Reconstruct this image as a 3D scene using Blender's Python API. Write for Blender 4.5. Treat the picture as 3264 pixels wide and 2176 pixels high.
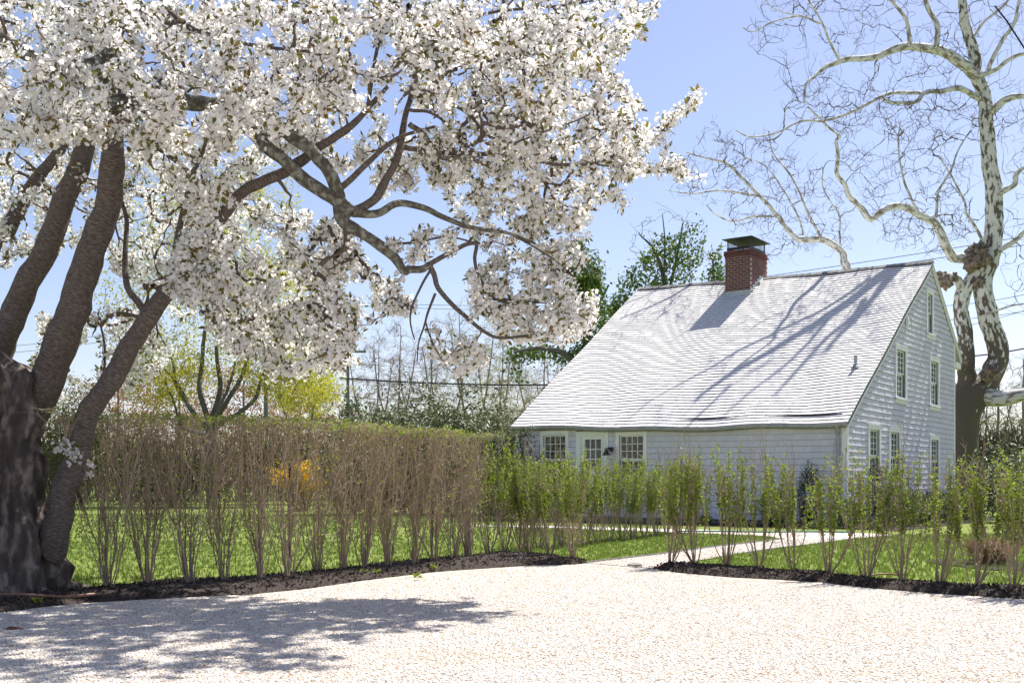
import bpy, math, numpy as np
from mathutils import Vector, noise as mnoise
R = math.radians
for o in list(bpy.data.objects): bpy.data.objects.remove(o)
sc = bpy.context.scene
COL = sc.collection

# ------------------------------------------------------------ camera, sky, sun, exposure
F, YH, H = 3500.0, 1540.0, 0.95              # focal length and horizon in photo pixels, eye height in metres
cd = bpy.data.cameras.new('camera'); cam = bpy.data.objects.new('camera', cd); COL.objects.link(cam)
cam.location = (0, 0, H); cam.rotation_euler = (R(90), 0, 0)
cd.sensor_width = 36; cd.lens = F/3264*36; cd.shift_y = (YH-1088)/3264
cd.clip_start = 0.1; cd.clip_end = 6000
sc.camera = cam
SUN_EL, SUN_AZ = R(57.5), R(41)              # azimuth clockwise from +Y
W = bpy.data.worlds.new('World'); sc.world = W; W.use_nodes = True
wn = W.node_tree.nodes; bg = wn['Background']
sky = wn.new('ShaderNodeTexSky'); sky.sky_type = 'NISHITA'; sky.sun_disc = False
sky.sun_elevation = SUN_EL; sky.sun_rotation = SUN_AZ
sky.air_density = 1.0; sky.dust_density = 0.7; sky.ozone_density = 2.0
tint = wn.new('ShaderNodeMix'); tint.data_type = 'RGBA'; tint.blend_type = 'MULTIPLY'; tint.inputs[0].default_value = 1; tint.inputs[7].default_value = (1.12, .98, 1.0, 1)
W.node_tree.links.new(sky.outputs[0], tint.inputs[6]); W.node_tree.links.new(tint.outputs[2], bg.inputs[0]); bg.inputs[1].default_value = 0.085
sd = bpy.data.lights.new('sun', 'SUN'); sun = bpy.data.objects.new('sun', sd); COL.objects.link(sun)
sd.energy = 5.0; sd.angle = R(0.53); sd.color = (1.0, 0.955, 0.89)
sdir = Vector((math.cos(SUN_EL)*math.sin(SUN_AZ), math.cos(SUN_EL)*math.cos(SUN_AZ), math.sin(SUN_EL)))
sun.rotation_euler = sdir.to_track_quat('Z', 'Y').to_euler(); sun.location = (20, 30, 40)
sc.view_settings.view_transform = 'Standard'; sc.view_settings.look = 'None'
sc.view_settings.exposure = 0.95; sc.view_settings.gamma = 1.0
sc.cycles.max_bounces = 8; sc.cycles.transparent_max_bounces = 24
sc.cycles.use_denoising = True

# ------------------------------------------------------------ helpers
rng = np.random.default_rng(11)
KD = 3264/2352                                # many measurements were read at 2352 pixels width
def P(px, py, d): return np.array([(px-1632)/F*d, d, H+(YH-py)/F*d])
def Q(x, y, d): return P(x*KD, y*KD, d)
def G(px, py):
    d = F*H/(py-YH); return np.array([(px-1632)/F*d, d, 0.0])
def unit(a): return a/np.maximum(np.linalg.norm(a, axis=-1, keepdims=True), 1e-9)
def fbm(p, s=1.0, o=3): return mnoise.fractal(Vector((p[0]*s, p[1]*s, p[2]*s)), 1.0, 2.0, o)

class Acc:
    """collects geometry for one mesh"""
    def __init__(s): s.V=[]; s.F=[]; s.A=[]; s.T=[]; s.n=0
    def add(s, V, Fc, rnd=None, tuv=None):
        V=np.asarray(V,float).reshape(-1,3); s.V.append(V)
        if isinstance(Fc, np.ndarray): Fc=[Fc]
        for f in Fc: s.F.append(np.asarray(f)+s.n)
        s.A.append(np.full(len(V), 0.5) if rnd is None else np.broadcast_to(rnd,(len(V),)))
        s.T.append(V if tuv is None else tuv)
        s.n+=len(V); return s
    def box(s, x0,x1,y0,y1,z0,z1, rnd=None):
        x0,x1=min(x0,x1),max(x0,x1); y0,y1=min(y0,y1),max(y0,y1); z0,z1=min(z0,z1),max(z0,z1)
        V=[(x,y,z) for z in (z0,z1) for (x,y) in ((x0,y0),(x1,y0),(x1,y1),(x0,y1))]
        return s.add(V, BOXF, rnd)
    def hexa(s, V8, rnd=None): return s.add(V8, BOXF, rnd)
    def tube(s, pts, rad, sides=8, cap=True, lump=0.0, lscale=3.0, rnd=None, seed=0.0):
        pts=np.asarray(pts,float); n=len(pts); rad=np.broadcast_to(np.asarray(rad,float),(n,))
        t=unit(np.gradient(pts,axis=0)); ref=np.array([0,0,1.]) if abs(t[0][2])<.9 else np.array([1.,0,0])
        u=unit(np.cross(t[0],ref)); U=[u]
        for i in range(1,n):
            u=u-t[i]*np.dot(u,t[i]); u=unit(u); U.append(u)
        U=np.array(U); Wv=np.cross(t,U); a=np.arange(sides)*2*np.pi/sides
        rr=np.repeat(rad[:,None],sides,1)
        ln=np.concatenate([[0],np.cumsum(np.linalg.norm(np.diff(pts,axis=0),axis=1))])
        if lump>0:
            for i in range(n):
                for j in range(sides):
                    q=pts[i]+rad[i]*(math.cos(a[j])*U[i]+math.sin(a[j])*Wv[i])
                    rr[i,j]*=1+lump*fbm(q+seed,lscale,3)
        V=pts[:,None,:]+rr[:,:,None]*(np.cos(a)[None,:,None]*U[:,None,:]+np.sin(a)[None,:,None]*Wv[:,None,:])
        tv=np.stack([np.cos(a)[None,:]*rr+seed, np.sin(a)[None,:]*rr, np.repeat(ln[:,None],sides,1)],-1)
        I=np.arange(n*sides).reshape(n,sides); A_=I[:-1]; B_=I[1:]
        q=np.stack([A_,np.roll(A_,-1,1),np.roll(B_,-1,1),B_],-1).reshape(-1,4)
        s.add(V.reshape(-1,3), q, rnd, tv.reshape(-1,3))
        if cap:
            for e,k in ((0,-1),(n-1,1)):
                c=pts[e]; ring=V[e]; 
                f=np.array([[0,1+j,1+(j+1)%sides] if k>0 else [0,1+(j+1)%sides,1+j] for j in range(sides)])
                s.add(np.vstack([c[None],ring]), f, rnd, np.vstack([tv[e].mean(0)[None],tv[e]]))
        return s
    def batch(s, Pt, Rd, sides=3, rnd=None):
        """many polylines of equal length: Pt (N,n,3), Rd (N,n)"""
        Pt=np.asarray(Pt,float)
        if len(Pt)==0: return s
        N,n,_=Pt.shape; t=unit(np.gradient(Pt,axis=1))
        ref=np.array([.31,.23,.92]); u=unit(np.cross(t,ref)); w=np.cross(t,u)
        a=np.arange(sides)*2*np.pi/sides
        V=Pt[:,:,None,:]+Rd[:,:,None,None]*(np.cos(a)[None,None,:,None]*u[:,:,None,:]+np.sin(a)[None,None,:,None]*w[:,:,None,:])
        I=np.arange(N*n*sides).reshape(N,n,sides); A_=I[:,:-1]; B_=I[:,1:]
        q=np.stack([A_,np.roll(A_,-1,2),np.roll(B_,-1,2),B_],-1).reshape(-1,4)
        r=None if rnd is None else np.repeat(rnd,n*sides)
        return s.add(V.reshape(-1,3), q, r)
    def stamp(s, tv, tf, pos, rot, scl, rnd=None):
        """template (k,3) placed at pos (N,3) with rotation matrices rot (N,3,3) and scale (N,) or (N,3)"""
        if len(pos)==0: return s
        scl=np.asarray(scl,float)
        if scl.ndim==1: scl=scl[:,None]
        k=len(tv); N=len(pos)
        V=np.einsum('nij,nkj->nki',rot,tv[None]*scl[:,None,:])+pos[:,None,:]
        f=(tf[None]+(np.arange(N)*k)[:,None,None]).reshape(-1,tf.shape[1])
        r=None if rnd is None else np.repeat(rnd,k)
        return s.add(V.reshape(-1,3), f, r)
    def mesh(s, name, mats, smooth=False, midx=None):
        me=bpy.data.meshes.new(name)
        V=np.vstack(s.V) if s.V else np.zeros((0,3)); me.vertices.add(len(V)); me.vertices.foreach_set('co',V.astype(np.float32).ravel())
        idx=np.concatenate([f.ravel() for f in s.F]); tot=np.concatenate([np.full(len(f),f.shape[1]) for f in s.F])
        me.loops.add(len(idx)); me.loops.foreach_set('vertex_index',idx.astype(np.int32))
        me.polygons.add(len(tot)); st=np.concatenate([[0],np.cumsum(tot)[:-1]])
        me.polygons.foreach_set('loop_start',st.astype(np.int32)); me.polygons.foreach_set('loop_total',tot.astype(np.int32))
        me.polygons.foreach_set('use_smooth',np.full(len(tot),bool(smooth)))
        at=me.attributes.new('rnd','FLOAT','POINT'); at.data.foreach_set('value',np.concatenate(s.A).astype(np.float32))
        tt=me.attributes.new('tuv','FLOAT_VECTOR','POINT'); tt.data.foreach_set('vector',np.vstack(s.T).astype(np.float32).ravel())
        me.update(calc_edges=True)
        if midx is not None: me.polygons.foreach_set('material_index',np.asarray(midx(len(tot)),np.int32))
        for m in (mats if isinstance(mats,list) else [mats]): me.materials.append(MAT[m])
        return me
    def build(s, name, mat, parent=None, smooth=False, kind=None, label=None, midx=None):
        return link(name, s.mesh(name,mat,smooth,midx), parent, kind, label)
BOXF=np.array([[3,2,1,0],[4,5,6,7],[0,1,5,4],[1,2,6,5],[2,3,7,6],[3,0,4,7]])
def link(name, me, parent=None, kind=None, label=None):
    o=bpy.data.objects.new(name, me); COL.objects.link(o)
    if parent is not None: o.parent=parent
    if kind: o['kind']=kind
    if label: o['label']=label
    return o
def thing(name, label, cat, loc=(0,0,0), rz=0.0, group=None):
    o=bpy.data.objects.new(name,None); COL.objects.link(o); o.empty_display_size=.2
    o.location=loc; o.rotation_euler=(0,0,rz); tag(o,label,cat,group); return o
def tag(o,label,cat,group=None):
    o['label']=label; o['category']=cat
    if group: o['group']=group
    return o
def dup(root, loc, rz=0, scale=(1,1,1), label=None):
    r=root.copy(); COL.objects.link(r); r.location=loc; r.rotation_euler=(0,0,rz); r.scale=scale
    if label: r['label']=label
    for ch in list(root.children):
        c=ch.copy(); COL.objects.link(c); c.parent=r
        for g in list(ch.children):
            d=g.copy(); COL.objects.link(d); d.parent=c
    return r
def rand_rot(n, r=None):
    r=r or rng; q=unit(r.normal(size=(n,4))); w,x,y,z=q.T
    return np.stack([np.stack([1-2*(y*y+z*z),2*(x*y-z*w),2*(x*z+y*w)],-1),np.stack([2*(x*y+z*w),1-2*(x*x+z*z),2*(y*z-x*w)],-1),np.stack([2*(x*z-y*w),2*(y*z+x*w),1-2*(x*x+y*y)],-1)],1)
def frame_rot(zdir, r=None):
    """matrices whose local z is zdir, spun at random"""
    r=r or rng; z=unit(zdir); a=unit(r.normal(size=z.shape)); x=unit(np.cross(a,z)); y=np.cross(z,x)
    return np.stack([x,y,z],-1)
def catmull(pts, k=6):
    p=np.asarray(pts,float); p=np.vstack([2*p[0]-p[1],p,2*p[-1]-p[-2]]); out=[]
    for i in range(1,len(p)-2):
        for t in np.arange(k)/k:
            out.append(.5*(2*p[i]+(p[i+1]-p[i-1])*t+(2*p[i-1]-5*p[i]+4*p[i+1]-p[i+2])*t*t+(3*p[i]-p[i-1]-3*p[i+1]+p[i+2])*t**3))
    out.append(p[-2]); return np.array(out)
def inpoly(x,y,poly):
    p=np.asarray(poly,float); c=np.zeros(len(x),bool); j=len(p)-1
    for i in range(len(p)):
        xi,yi=p[i]; xj,yj=p[j]
        c^=((yi>y)!=(yj>y))&(x<(xj-xi)*(y-yi)/(yj-yi+1e-12)+xi); j=i
    return c
def sample_poly(poly, n, r=None):
    r=r or rng; p=np.asarray(poly,float); lo=p.min(0); hi=p.max(0); X=[];m=0
    while m<n:
        q=lo+(hi-lo)*r.random((n*3,2)); q=q[inpoly(q[:,0],q[:,1],p)]; X.append(q); m+=len(q)
    return np.vstack(X)[:n]

# ------------------------------------------------------------ materials
MAT={}
def nt(m): m.use_nodes=True; return m.node_tree, m.node_tree.nodes, m.node_tree.links
def M(name, c1, c2=None, scale=6.0, rough=.85, attr=False, objr=False, trans=0.0, bump=0.0, bscale=40.0, vec='obj', stretch=(1,1,1), spec=.3, detail=6, c3=None, metal=0.0, pos=(.35,.65), transcol=None):
    m=bpy.data.materials.new(name); MAT[name]=m; t,N,Lk=nt(m); b=N['Principled BSDF']
    b.inputs['Roughness'].default_value=rough; b.inputs['Specular IOR Level'].default_value=spec; b.inputs['Metallic'].default_value=metal
    if vec=='obj':
        tc=N.new('ShaderNodeTexCoord'); vo=tc.outputs['Object']
    elif vec=='tuv':
        tc=N.new('ShaderNodeAttribute'); tc.attribute_name='tuv'; vo=tc.outputs['Vector']
    mp=N.new('ShaderNodeMapping'); mp.inputs['Scale'].default_value=stretch; Lk.new(vo,mp.inputs['Vector']); vo=mp.outputs[0]
    col=None
    if c2 is None: c2=tuple(min(1,x*.8) for x in c1)
    rp=N.new('ShaderNodeValToRGB'); e=rp.color_ramp.elements
    e[0].color=(*c1,1); e[1].color=(*c2,1); e[0].position,e[1].position=pos
    if c3 is not None:
        el=e.new(.5*(pos[0]+pos[1])); el.color=(*c3,1)
    if attr:
        an=N.new('ShaderNodeAttribute'); an.attribute_name='rnd'; fac=an.outputs['Fac']; e[0].position,e[1].position=0,1
    elif objr:
        an=N.new('ShaderNodeObjectInfo'); ns=N.new('ShaderNodeTexNoise'); ns.inputs['Scale'].default_value=scale; ns.inputs['Detail'].default_value=detail; Lk.new(vo,ns.inputs['Vector'])
        mx=N.new('ShaderNodeMath'); mx.operation='MULTIPLY_ADD'; Lk.new(an.outputs['Random'],mx.inputs[0]); mx.inputs[1].default_value=.6
        ad=N.new('ShaderNodeMath'); ad.operation='MULTIPLY'; Lk.new(ns.outputs['Fac'],ad.inputs[0]); ad.inputs[1].default_value=.4
        Lk.new(ad.outputs[0],mx.inputs[2]); fac=mx.outputs[0]; e[0].position,e[1].position=.1,.9
    else:
        ns=N.new('ShaderNodeTexNoise'); ns.inputs['Scale'].default_value=scale; ns.inputs['Detail'].default_value=detail; Lk.new(vo,ns.inputs['Vector']); fac=ns.outputs['Fac']
    Lk.new(fac,rp.inputs[0]); Lk.new(rp.outputs[0],b.inputs['Base Color'])
    if bump>0:
        n2=N.new('ShaderNodeTexNoise'); n2.inputs['Scale'].default_value=bscale; n2.inputs['Detail'].default_value=5; Lk.new(vo,n2.inputs['Vector'])
        bp=N.new('ShaderNodeBump'); bp.inputs['Strength'].default_value=bump; bp.inputs['Distance'].default_value=.02; Lk.new(n2.outputs['Fac'],bp.inputs['Height']); Lk.new(bp.outputs[0],b.inputs['Normal'])
    if trans>0:
        tr=N.new('ShaderNodeBsdfTranslucent'); mxs=N.new('ShaderNodeMixShader'); mxs.inputs[0].default_value=trans
        if transcol is not None:
            mc=N.new('ShaderNodeMix'); mc.data_type='RGBA'; mc.blend_type='MULTIPLY'; mc.inputs[0].default_value=1; Lk.new(rp.outputs[0],mc.inputs[6]); mc.inputs[7].default_value=(*transcol,1); Lk.new(mc.outputs[2],tr.inputs[0])
        else: Lk.new(rp.outputs[0],tr.inputs[0])
        Lk.new(b.outputs[0],mxs.inputs[1]); Lk.new(tr.outputs[0],mxs.inputs[2]); Lk.new(mxs.outputs[0],N['Material Output'].inputs[0])
    return m
M('white_paint',(.84,.84,.85),(.79,.79,.80),scale=3,rough=.5,bump=.08,bscale=60)
M('weathered_white',(.62,.62,.60),(.50,.50,.49),scale=8,rough=.7,bump=.2)
M('sheathing',(.20,.19,.18),(.14,.13,.13))
M('wall_shingle',(.60,.575,.665),(.68,.655,.745),rough=.85,attr=True,bump=.12,bscale=14,stretch=(6,6,.6))
M('wall_shingle_piece',(.60,.575,.665),(.68,.655,.745),scale=2,rough=.85,objr=True)
M('roof_shingle',(.74,.715,.69),(.81,.785,.76),attr=True,rough=.8)
M('roof_shingle_piece',(.74,.715,.69),(.81,.785,.76),objr=True,scale=1.5,rough=.8)
M('wall_butt',(.27,.235,.215),(.20,.175,.16),scale=9)  # dark end grain and dirt, with the course shadow line put into the colour
M('roof_butt',(.25,.22,.22),(.17,.15,.15),scale=9)  # weathered end grain, darkened further to paint in the shade gap under each course
M('ridge_shingle',(.20,.19,.18),(.33,.32,.30),objr=True,rough=.9,bump=.3)
M('brick',(.095,.042,.040),(.20,.10,.088),objr=True,scale=6,rough=.9,bump=.3,bscale=30,c3=(.155,.056,.047))
M('mortar',(.46,.43,.40),(.36,.34,.31),scale=30,rough=.95,bump=.4)
M('lead',(.33,.36,.39),(.45,.48,.50),scale=14,rough=.55,metal=.35,bump=.1)
M('gutter_metal',(.30,.31,.36),(.40,.41,.46),scale=9,rough=.5,bump=.1)
M('black_metal',(.016,.017,.019),(.028,.03,.033),scale=20,rough=.45)
M('dark_interior',(.035,.033,.03),(.02,.02,.02),rough=.95)
M('bamboo_blind',(.24,.165,.09),(.13,.085,.045),scale=3,rough=.8,stretch=(2,2,60))
M('curtain',(.42,.42,.44),(.30,.30,.33),scale=4,rough=.9,stretch=(22,22,.4))
M('soil',(.10,.075,.055),(.06,.045,.035),scale=8,rough=1)
M('mulch',(.030,.023,.020),(.062,.047,.040),scale=26,rough=1,bump=.9,bscale=70)
M('mulch_chip',(.020,.015,.013),(.10,.072,.058),attr=True,rough=.95)
M('cherry_bark',(.080,.062,.053),(.23,.20,.175),scale=7,vec='tuv',stretch=(3.5,3.5,26),rough=.9,bump=.8,bscale=9,c3=(.13,.105,.090),pos=(.36,.66))
M('gnarled_bark',(.055,.043,.038),(.22,.185,.16),scale=9,rough=.95,bump=1,bscale=16,c3=(.085,.068,.059),stretch=(1.5,1.5,.6))
M('lichen_bark',(.080,.068,.058),(.24,.245,.205),scale=11,vec='tuv',stretch=(2,2,2),rough=.95,bump=.9,bscale=14,c3=(.12,.115,.092),pos=(.38,.62))
M('twig_bark',(.085,.062,.050),(.15,.115,.095),attr=True,rough=.9)
M('sycamore_bark',(.62,.62,.60),(.25,.225,.19),scale=4.5,vec='tuv',stretch=(2.1,2.1,.9),rough=.8,bump=.25,bscale=10,c3=(.50,.495,.45),pos=(.47,.575),detail=4)
M('sycamore_base',(.13,.105,.085),(.19,.16,.13),scale=6,vec='tuv',rough=.9,bump=.7,bscale=14)
M('sycamore_twig',(.13,.11,.10),(.25,.22,.20),attr=True,rough=.9)
def syc_trunk():
    m=M('sycamore_trunk',(.63,.63,.60),(.12,.098,.075),scale=4.5,vec='tuv',stretch=(2.1,2.1,.9),rough=.85,bump=.4,bscale=10,c3=(.50,.495,.45),pos=(.47,.575),detail=4)
    t,N,Lk=nt(m); ns=[n for n in N if n.type=='TEX_NOISE' and abs(n.inputs['Scale'].default_value-4.5)<1e-3][0]; rp=[n for n in N if n.type=='VALTORGB'][0]
    at=N.new('ShaderNodeAttribute'); at.attribute_name='tuv'; sx=N.new('ShaderNodeSeparateXYZ'); Lk.new(at.outputs['Vector'],sx.inputs[0])
    mr=N.new('ShaderNodeMapRange'); mr.inputs[1].default_value=3.2; mr.inputs[2].default_value=7.0; mr.inputs[3].default_value=.30; mr.inputs[4].default_value=0.0; Lk.new(sx.outputs[2],mr.inputs[0])
    ad=N.new('ShaderNodeMath'); Lk.new(ns.outputs['Fac'],ad.inputs[0]); Lk.new(mr.outputs[0],ad.inputs[1]); Lk.new(ad.outputs[0],rp.inputs[0])
syc_trunk()
M('burl',(.10,.072,.055),(.30,.25,.20),scale=9,rough=.95,bump=1,bscale=14)
M('petal',(.90,.885,.87),(.83,.81,.79),attr=True,rough=.8,trans=.5,spec=.05)
M('cherry_leaf',(.12,.155,.022),(.20,.125,.032),attr=True,rough=.5,trans=.45)
M('maple_bark',(.105,.10,.092),(.17,.16,.145),scale=8,rough=.95,bump=.6,bscale=20)
M('maple_leaf',(.58,.53,.04),(.40,.42,.04),attr=True,rough=.6,trans=.45)
M('privet_stem',(.42,.325,.24),(.23,.18,.135),attr=True,rough=.85)
M('privet_stem_dark',(.21,.165,.125),(.10,.08,.062),attr=True,rough=.85)
M('privet_leaf',(.26,.33,.035),(.17,.25,.030),attr=True,rough=.5,trans=.5,spec=.3)
M('hedge_leaf',(.075,.10,.022),(.14,.135,.05),attr=True,rough=.6,trans=.3)
M('hedge_twig',(.16,.125,.09),(.10,.08,.058),attr=True,rough=.9)
M('evergreen_leaf',(.022,.040,.014),(.050,.085,.022),attr=True,rough=.5,trans=.2)
M('box_leaf',(.030,.060,.012),(.075,.115,.022),attr=True,rough=.5,trans=.25)
M('ivy_leaf',(.035,.07,.014),(.17,.25,.045),attr=True,rough=.4,trans=.3)
M('rhodo_leaf',(.075,.11,.038),(.20,.22,.095),attr=True,rough=.5,trans=.15,spec=.4)
M('copper_leaf',(.30,.16,.09),(.40,.25,.15),attr=True,rough=.8,trans=.35)
M('bud_red',(.36,.20,.13),(.30,.22,.14),attr=True,rough=.8,trans=.3)
M('bud_yellow',(.44,.40,.12),(.33,.33,.08),attr=True,rough=.8,trans=.4)
M('grey_bark',(.30,.26,.235),(.19,.165,.15),attr=True,rough=.95)
M('forsythia_flower',(.85,.60,.015),(.78,.48,.01),attr=True,rough=.6,trans=.35)
M('straw',(.50,.36,.20),(.36,.25,.13),attr=True,rough=.8,trans=.2)
M('grass_blade',(.115,.185,.022),(.22,.28,.055),attr=True,rough=.5,trans=.4)
M('hose_brown',(.20,.105,.065),(.26,.15,.10),rough=.5)
M('hose_green',(.05,.22,.15),(.06,.26,.19),rough=.4)
M('pole_wood',(.24,.235,.23),(.17,.165,.16),scale=6,stretch=(8,8,.5),rough=.9)
M('wire',(.012,.012,.013),(.02,.02,.02),rough=.6)
M('old_post',(.38,.36,.33),(.25,.235,.215),scale=5,stretch=(10,10,.7),rough=.9,bump=.5,bscale=20)
M('dark_stake',(.03,.028,.027),(.05,.046,.042),rough=.9)
M('stone',(.27,.255,.235),(.18,.172,.16),scale=18,rough=.9,bump=.5)
M('dead_leaf',(.17,.065,.028),(.11,.045,.02),rough=.7)
M('terracotta',(.40,.17,.10),(.33,.14,.09),rough=.8)

def mat_glass():
    m=bpy.data.materials.new('glass'); MAT['glass']=m; t,N,Lk=nt(m); N.remove(N['Principled BSDF'])
    tr=N.new('ShaderNodeBsdfTransparent'); tr.inputs[0].default_value=(.80,.83,.83,1); gl=N.new('ShaderNodeBsdfGlossy'); gl.inputs['Roughness'].default_value=.015
    lw=N.new('ShaderNodeFresnel'); lw.inputs['IOR'].default_value=1.5
    tc=N.new('ShaderNodeTexCoord'); ns=N.new('ShaderNodeTexNoise'); ns.inputs['Scale'].default_value=3.5; Lk.new(tc.outputs['Object'],ns.inputs['Vector'])
    bp=N.new('ShaderNodeBump'); bp.inputs['Strength'].default_value=.12; bp.inputs['Distance'].default_value=.03; Lk.new(ns.outputs['Fac'],bp.inputs['Height']); Lk.new(bp.outputs[0],gl.inputs['Normal'])
    mx=N.new('ShaderNodeMixShader'); Lk.new(lw.outputs[0],mx.inputs[0]); Lk.new(tr.outputs[0],mx.inputs[1]); Lk.new(gl.outputs[0],mx.inputs[2]); Lk.new(mx.outputs[0],N['Material Output'].inputs[0])
mat_glass()
def mat_gravel():
    m=bpy.data.materials.new('gravel'); MAT['gravel']=m; t,N,Lk=nt(m); b=N['Principled BSDF']; b.inputs['Roughness'].default_value=.85
    tc=N.new('ShaderNodeTexCoord'); v=N.new('ShaderNodeTexVoronoi'); v.inputs['Scale'].default_value=62; Lk.new(tc.outputs['Object'],v.inputs['Vector'])
    sp=N.new('ShaderNodeSeparateColor'); Lk.new(v.outputs['Color'],sp.inputs[0])
    rp=N.new('ShaderNodeValToRGB'); e=rp.color_ramp.elements; e[0].position=0; e[0].color=(.30,.21,.13,1); e[1].position=1; e[1].color=(.60,.565,.515,1)
    for p_,c in ((.07,(.40,.31,.22)),(.2,(.54,.49,.425)),(.6,(.60,.56,.505)),(.85,(.48,.46,.43))): x=e.new(p_); x.color=(*c,1)
    Lk.new(sp.outputs[0],rp.inputs[0])
    ns=N.new('ShaderNodeTexNoise'); ns.inputs['Scale'].default_value=.7; ns.inputs['Detail'].default_value=8; Lk.new(tc.outputs['Object'],ns.inputs['Vector'])
    r2=N.new('ShaderNodeValToRGB'); r2.color_ramp.elements[0].position=.3; r2.color_ramp.elements[0].color=(.80,.74,.67,1); r2.color_ramp.elements[1].position=.6; r2.color_ramp.elements[1].color=(1,1,1,1); Lk.new(ns.outputs['Fac'],r2.inputs[0])
    mx=N.new('ShaderNodeMix'); mx.data_type='RGBA'; mx.blend_type='MULTIPLY'; mx.inputs[0].default_value=1; Lk.new(rp.outputs[0],mx.inputs[6]); Lk.new(r2.outputs[0],mx.inputs[7]); Lk.new(mx.outputs[2],b.inputs['Base Color'])
    bp=N.new('ShaderNodeBump'); bp.invert=True; bp.inputs['Strength'].default_value=.7; bp.inputs['Distance'].default_value=.008; Lk.new(v.outputs['Distance'],bp.inputs['Height']); Lk.new(bp.outputs[0],b.inputs['Normal'])
    m=bpy.data.materials.new('pebble'); MAT['pebble']=m; t,N,Lk=nt(m); b=N['Principled BSDF']; b.inputs['Roughness'].default_value=.75
    oi=N.new('ShaderNodeObjectInfo'); rp=N.new('ShaderNodeValToRGB'); e=rp.color_ramp.elements; e[0].position=0; e[0].color=(.26,.17,.10,1); e[1].position=1; e[1].color=(.64,.61,.57,1)
    for p_,c in ((.05,(.38,.27,.17)),(.15,(.50,.42,.335)),(.45,(.62,.575,.515)),(.75,(.57,.535,.49)),(.87,(.33,.32,.315))): x=e.new(p_); x.color=(*c,1)
    ge=N.new('ShaderNodeNewGeometry'); mp=N.new('ShaderNodeMapping'); mp.inputs['Scale'].default_value=(.55,1.1,1); Lk.new(ge.outputs['Position'],mp.inputs[0]); ns=N.new('ShaderNodeTexNoise'); ns.inputs['Scale'].default_value=1.3; ns.inputs['Detail'].default_value=7; Lk.new(mp.outputs[0],ns.inputs['Vector'])
    mr=N.new('ShaderNodeMapRange'); mr.inputs[1].default_value=.30; mr.inputs[2].default_value=.62; mr.inputs[3].default_value=.50; mr.inputs[4].default_value=1.12; Lk.new(ns.outputs['Fac'],mr.inputs[0])
    mu=N.new('ShaderNodeMath'); mu.operation='MULTIPLY'; mu.use_clamp=True; Lk.new(oi.outputs['Random'],mu.inputs[0]); Lk.new(mr.outputs[0],mu.inputs[1]); Lk.new(mu.outputs[0],rp.inputs[0]); Lk.new(rp.outputs[0],b.inputs['Base Color'])
mat_gravel()
def mat_ground():
    m=bpy.data.materials.new('turf'); MAT['turf']=m; t,N,Lk=nt(m); b=N['Principled BSDF']; b.inputs['Roughness'].default_value=.9; b.inputs['Specular IOR Level'].default_value=.15
    tc=N.new('ShaderNodeTexCoord'); ns=N.new('ShaderNodeTexNoise'); ns.inputs['Scale'].default_value=.6; ns.inputs['Detail'].default_value=9; Lk.new(tc.outputs['Object'],ns.inputs['Vector'])
    rp=N.new('ShaderNodeValToRGB'); e=rp.color_ramp.elements; e[0].position=.3; e[0].color=(.145,.195,.040,1); e[1].position=.7; e[1].color=(.20,.25,.055,1); Lk.new(ns.outputs['Fac'],rp.inputs[0])
    n2=N.new('ShaderNodeTexNoise'); n2.inputs['Scale'].default_value=45; n2.inputs['Detail'].default_value=4; Lk.new(tc.outputs['Object'],n2.inputs['Vector'])
    r2=N.new('ShaderNodeValToRGB'); r2.color_ramp.elements[0].position=.25; r2.color_ramp.elements[0].color=(.55,.6,.5,1); r2.color_ramp.elements[1].position=.7; r2.color_ramp.elements[1].color=(1.15,1.1,1.1,1); Lk.new(n2.outputs['Fac'],r2.inputs[0])
    mx=N.new('ShaderNodeMix'); mx.data_type='RGBA'; mx.blend_type='MULTIPLY'; mx.inputs[0].default_value=1; Lk.new(rp.outputs[0],mx.inputs[6]); Lk.new(r2.outputs[0],mx.inputs[7]); Lk.new(mx.outputs[2],b.inputs['Base Color'])
    bp=N.new('ShaderNodeBump'); bp.inputs['Strength'].default_value=.6; bp.inputs['Distance'].default_value=.03; Lk.new(n2.outputs['Fac'],bp.inputs['Height']); Lk.new(bp.outputs[0],b.inputs['Normal'])
mat_ground()

# ------------------------------------------------------------ ground, drive, path, beds
a=Acc(); S=2500.0; a.add([(-S,-300,0),(S,-300,0),(S,S,0),(-S,S,0)],np.array([[0,1,2,3]])); a.build('ground','turf',kind='structure')
def sheet(name, pts, z, mat, kind='structure'):
    me=bpy.data.meshes.new(name); me.from_pydata([(p[0],p[1],z) for p in pts],[],[list(range(len(pts)))]); me.materials.append(MAT[mat])
    return link(name,me,None,kind)
LB=[(0,1960),(102,1940),(255,1924),(500,1910),(700,1900),(800,1896),(979,1878),(1157,1852),(1380,1825),(1559,1812),(1700,1803),(1830,1800),(1868,1796)]   # drive edge of the mulch strip by the tree
RB=[(2090,1815),(2174,1828),(2327,1841),(2500,1850),(2623,1858),(2757,1875),(2980,1893),(3264,1911)]
drive_edge=[G(*p) for p in LB]; re_=[G(*p) for p in RB]
dp=[np.array([-60,drive_edge[0][1]-1.0,0])]+drive_edge+re_+[re_[-1]+np.array([40,-14.,0]),np.array([60,-30,0]),np.array([-60,-30,0])]
sheet('gravel_drive',dp,.006,'gravel')
path_l=[G(*p) for p in ((1868,1796),(2117,1767),(2270,1746),(2500,1719))]; path_r=[G(*p) for p in ((2090,1815),(2150,1799),(2289,1778),(2433,1754),(2579,1737),(2730,1717))]
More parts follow.
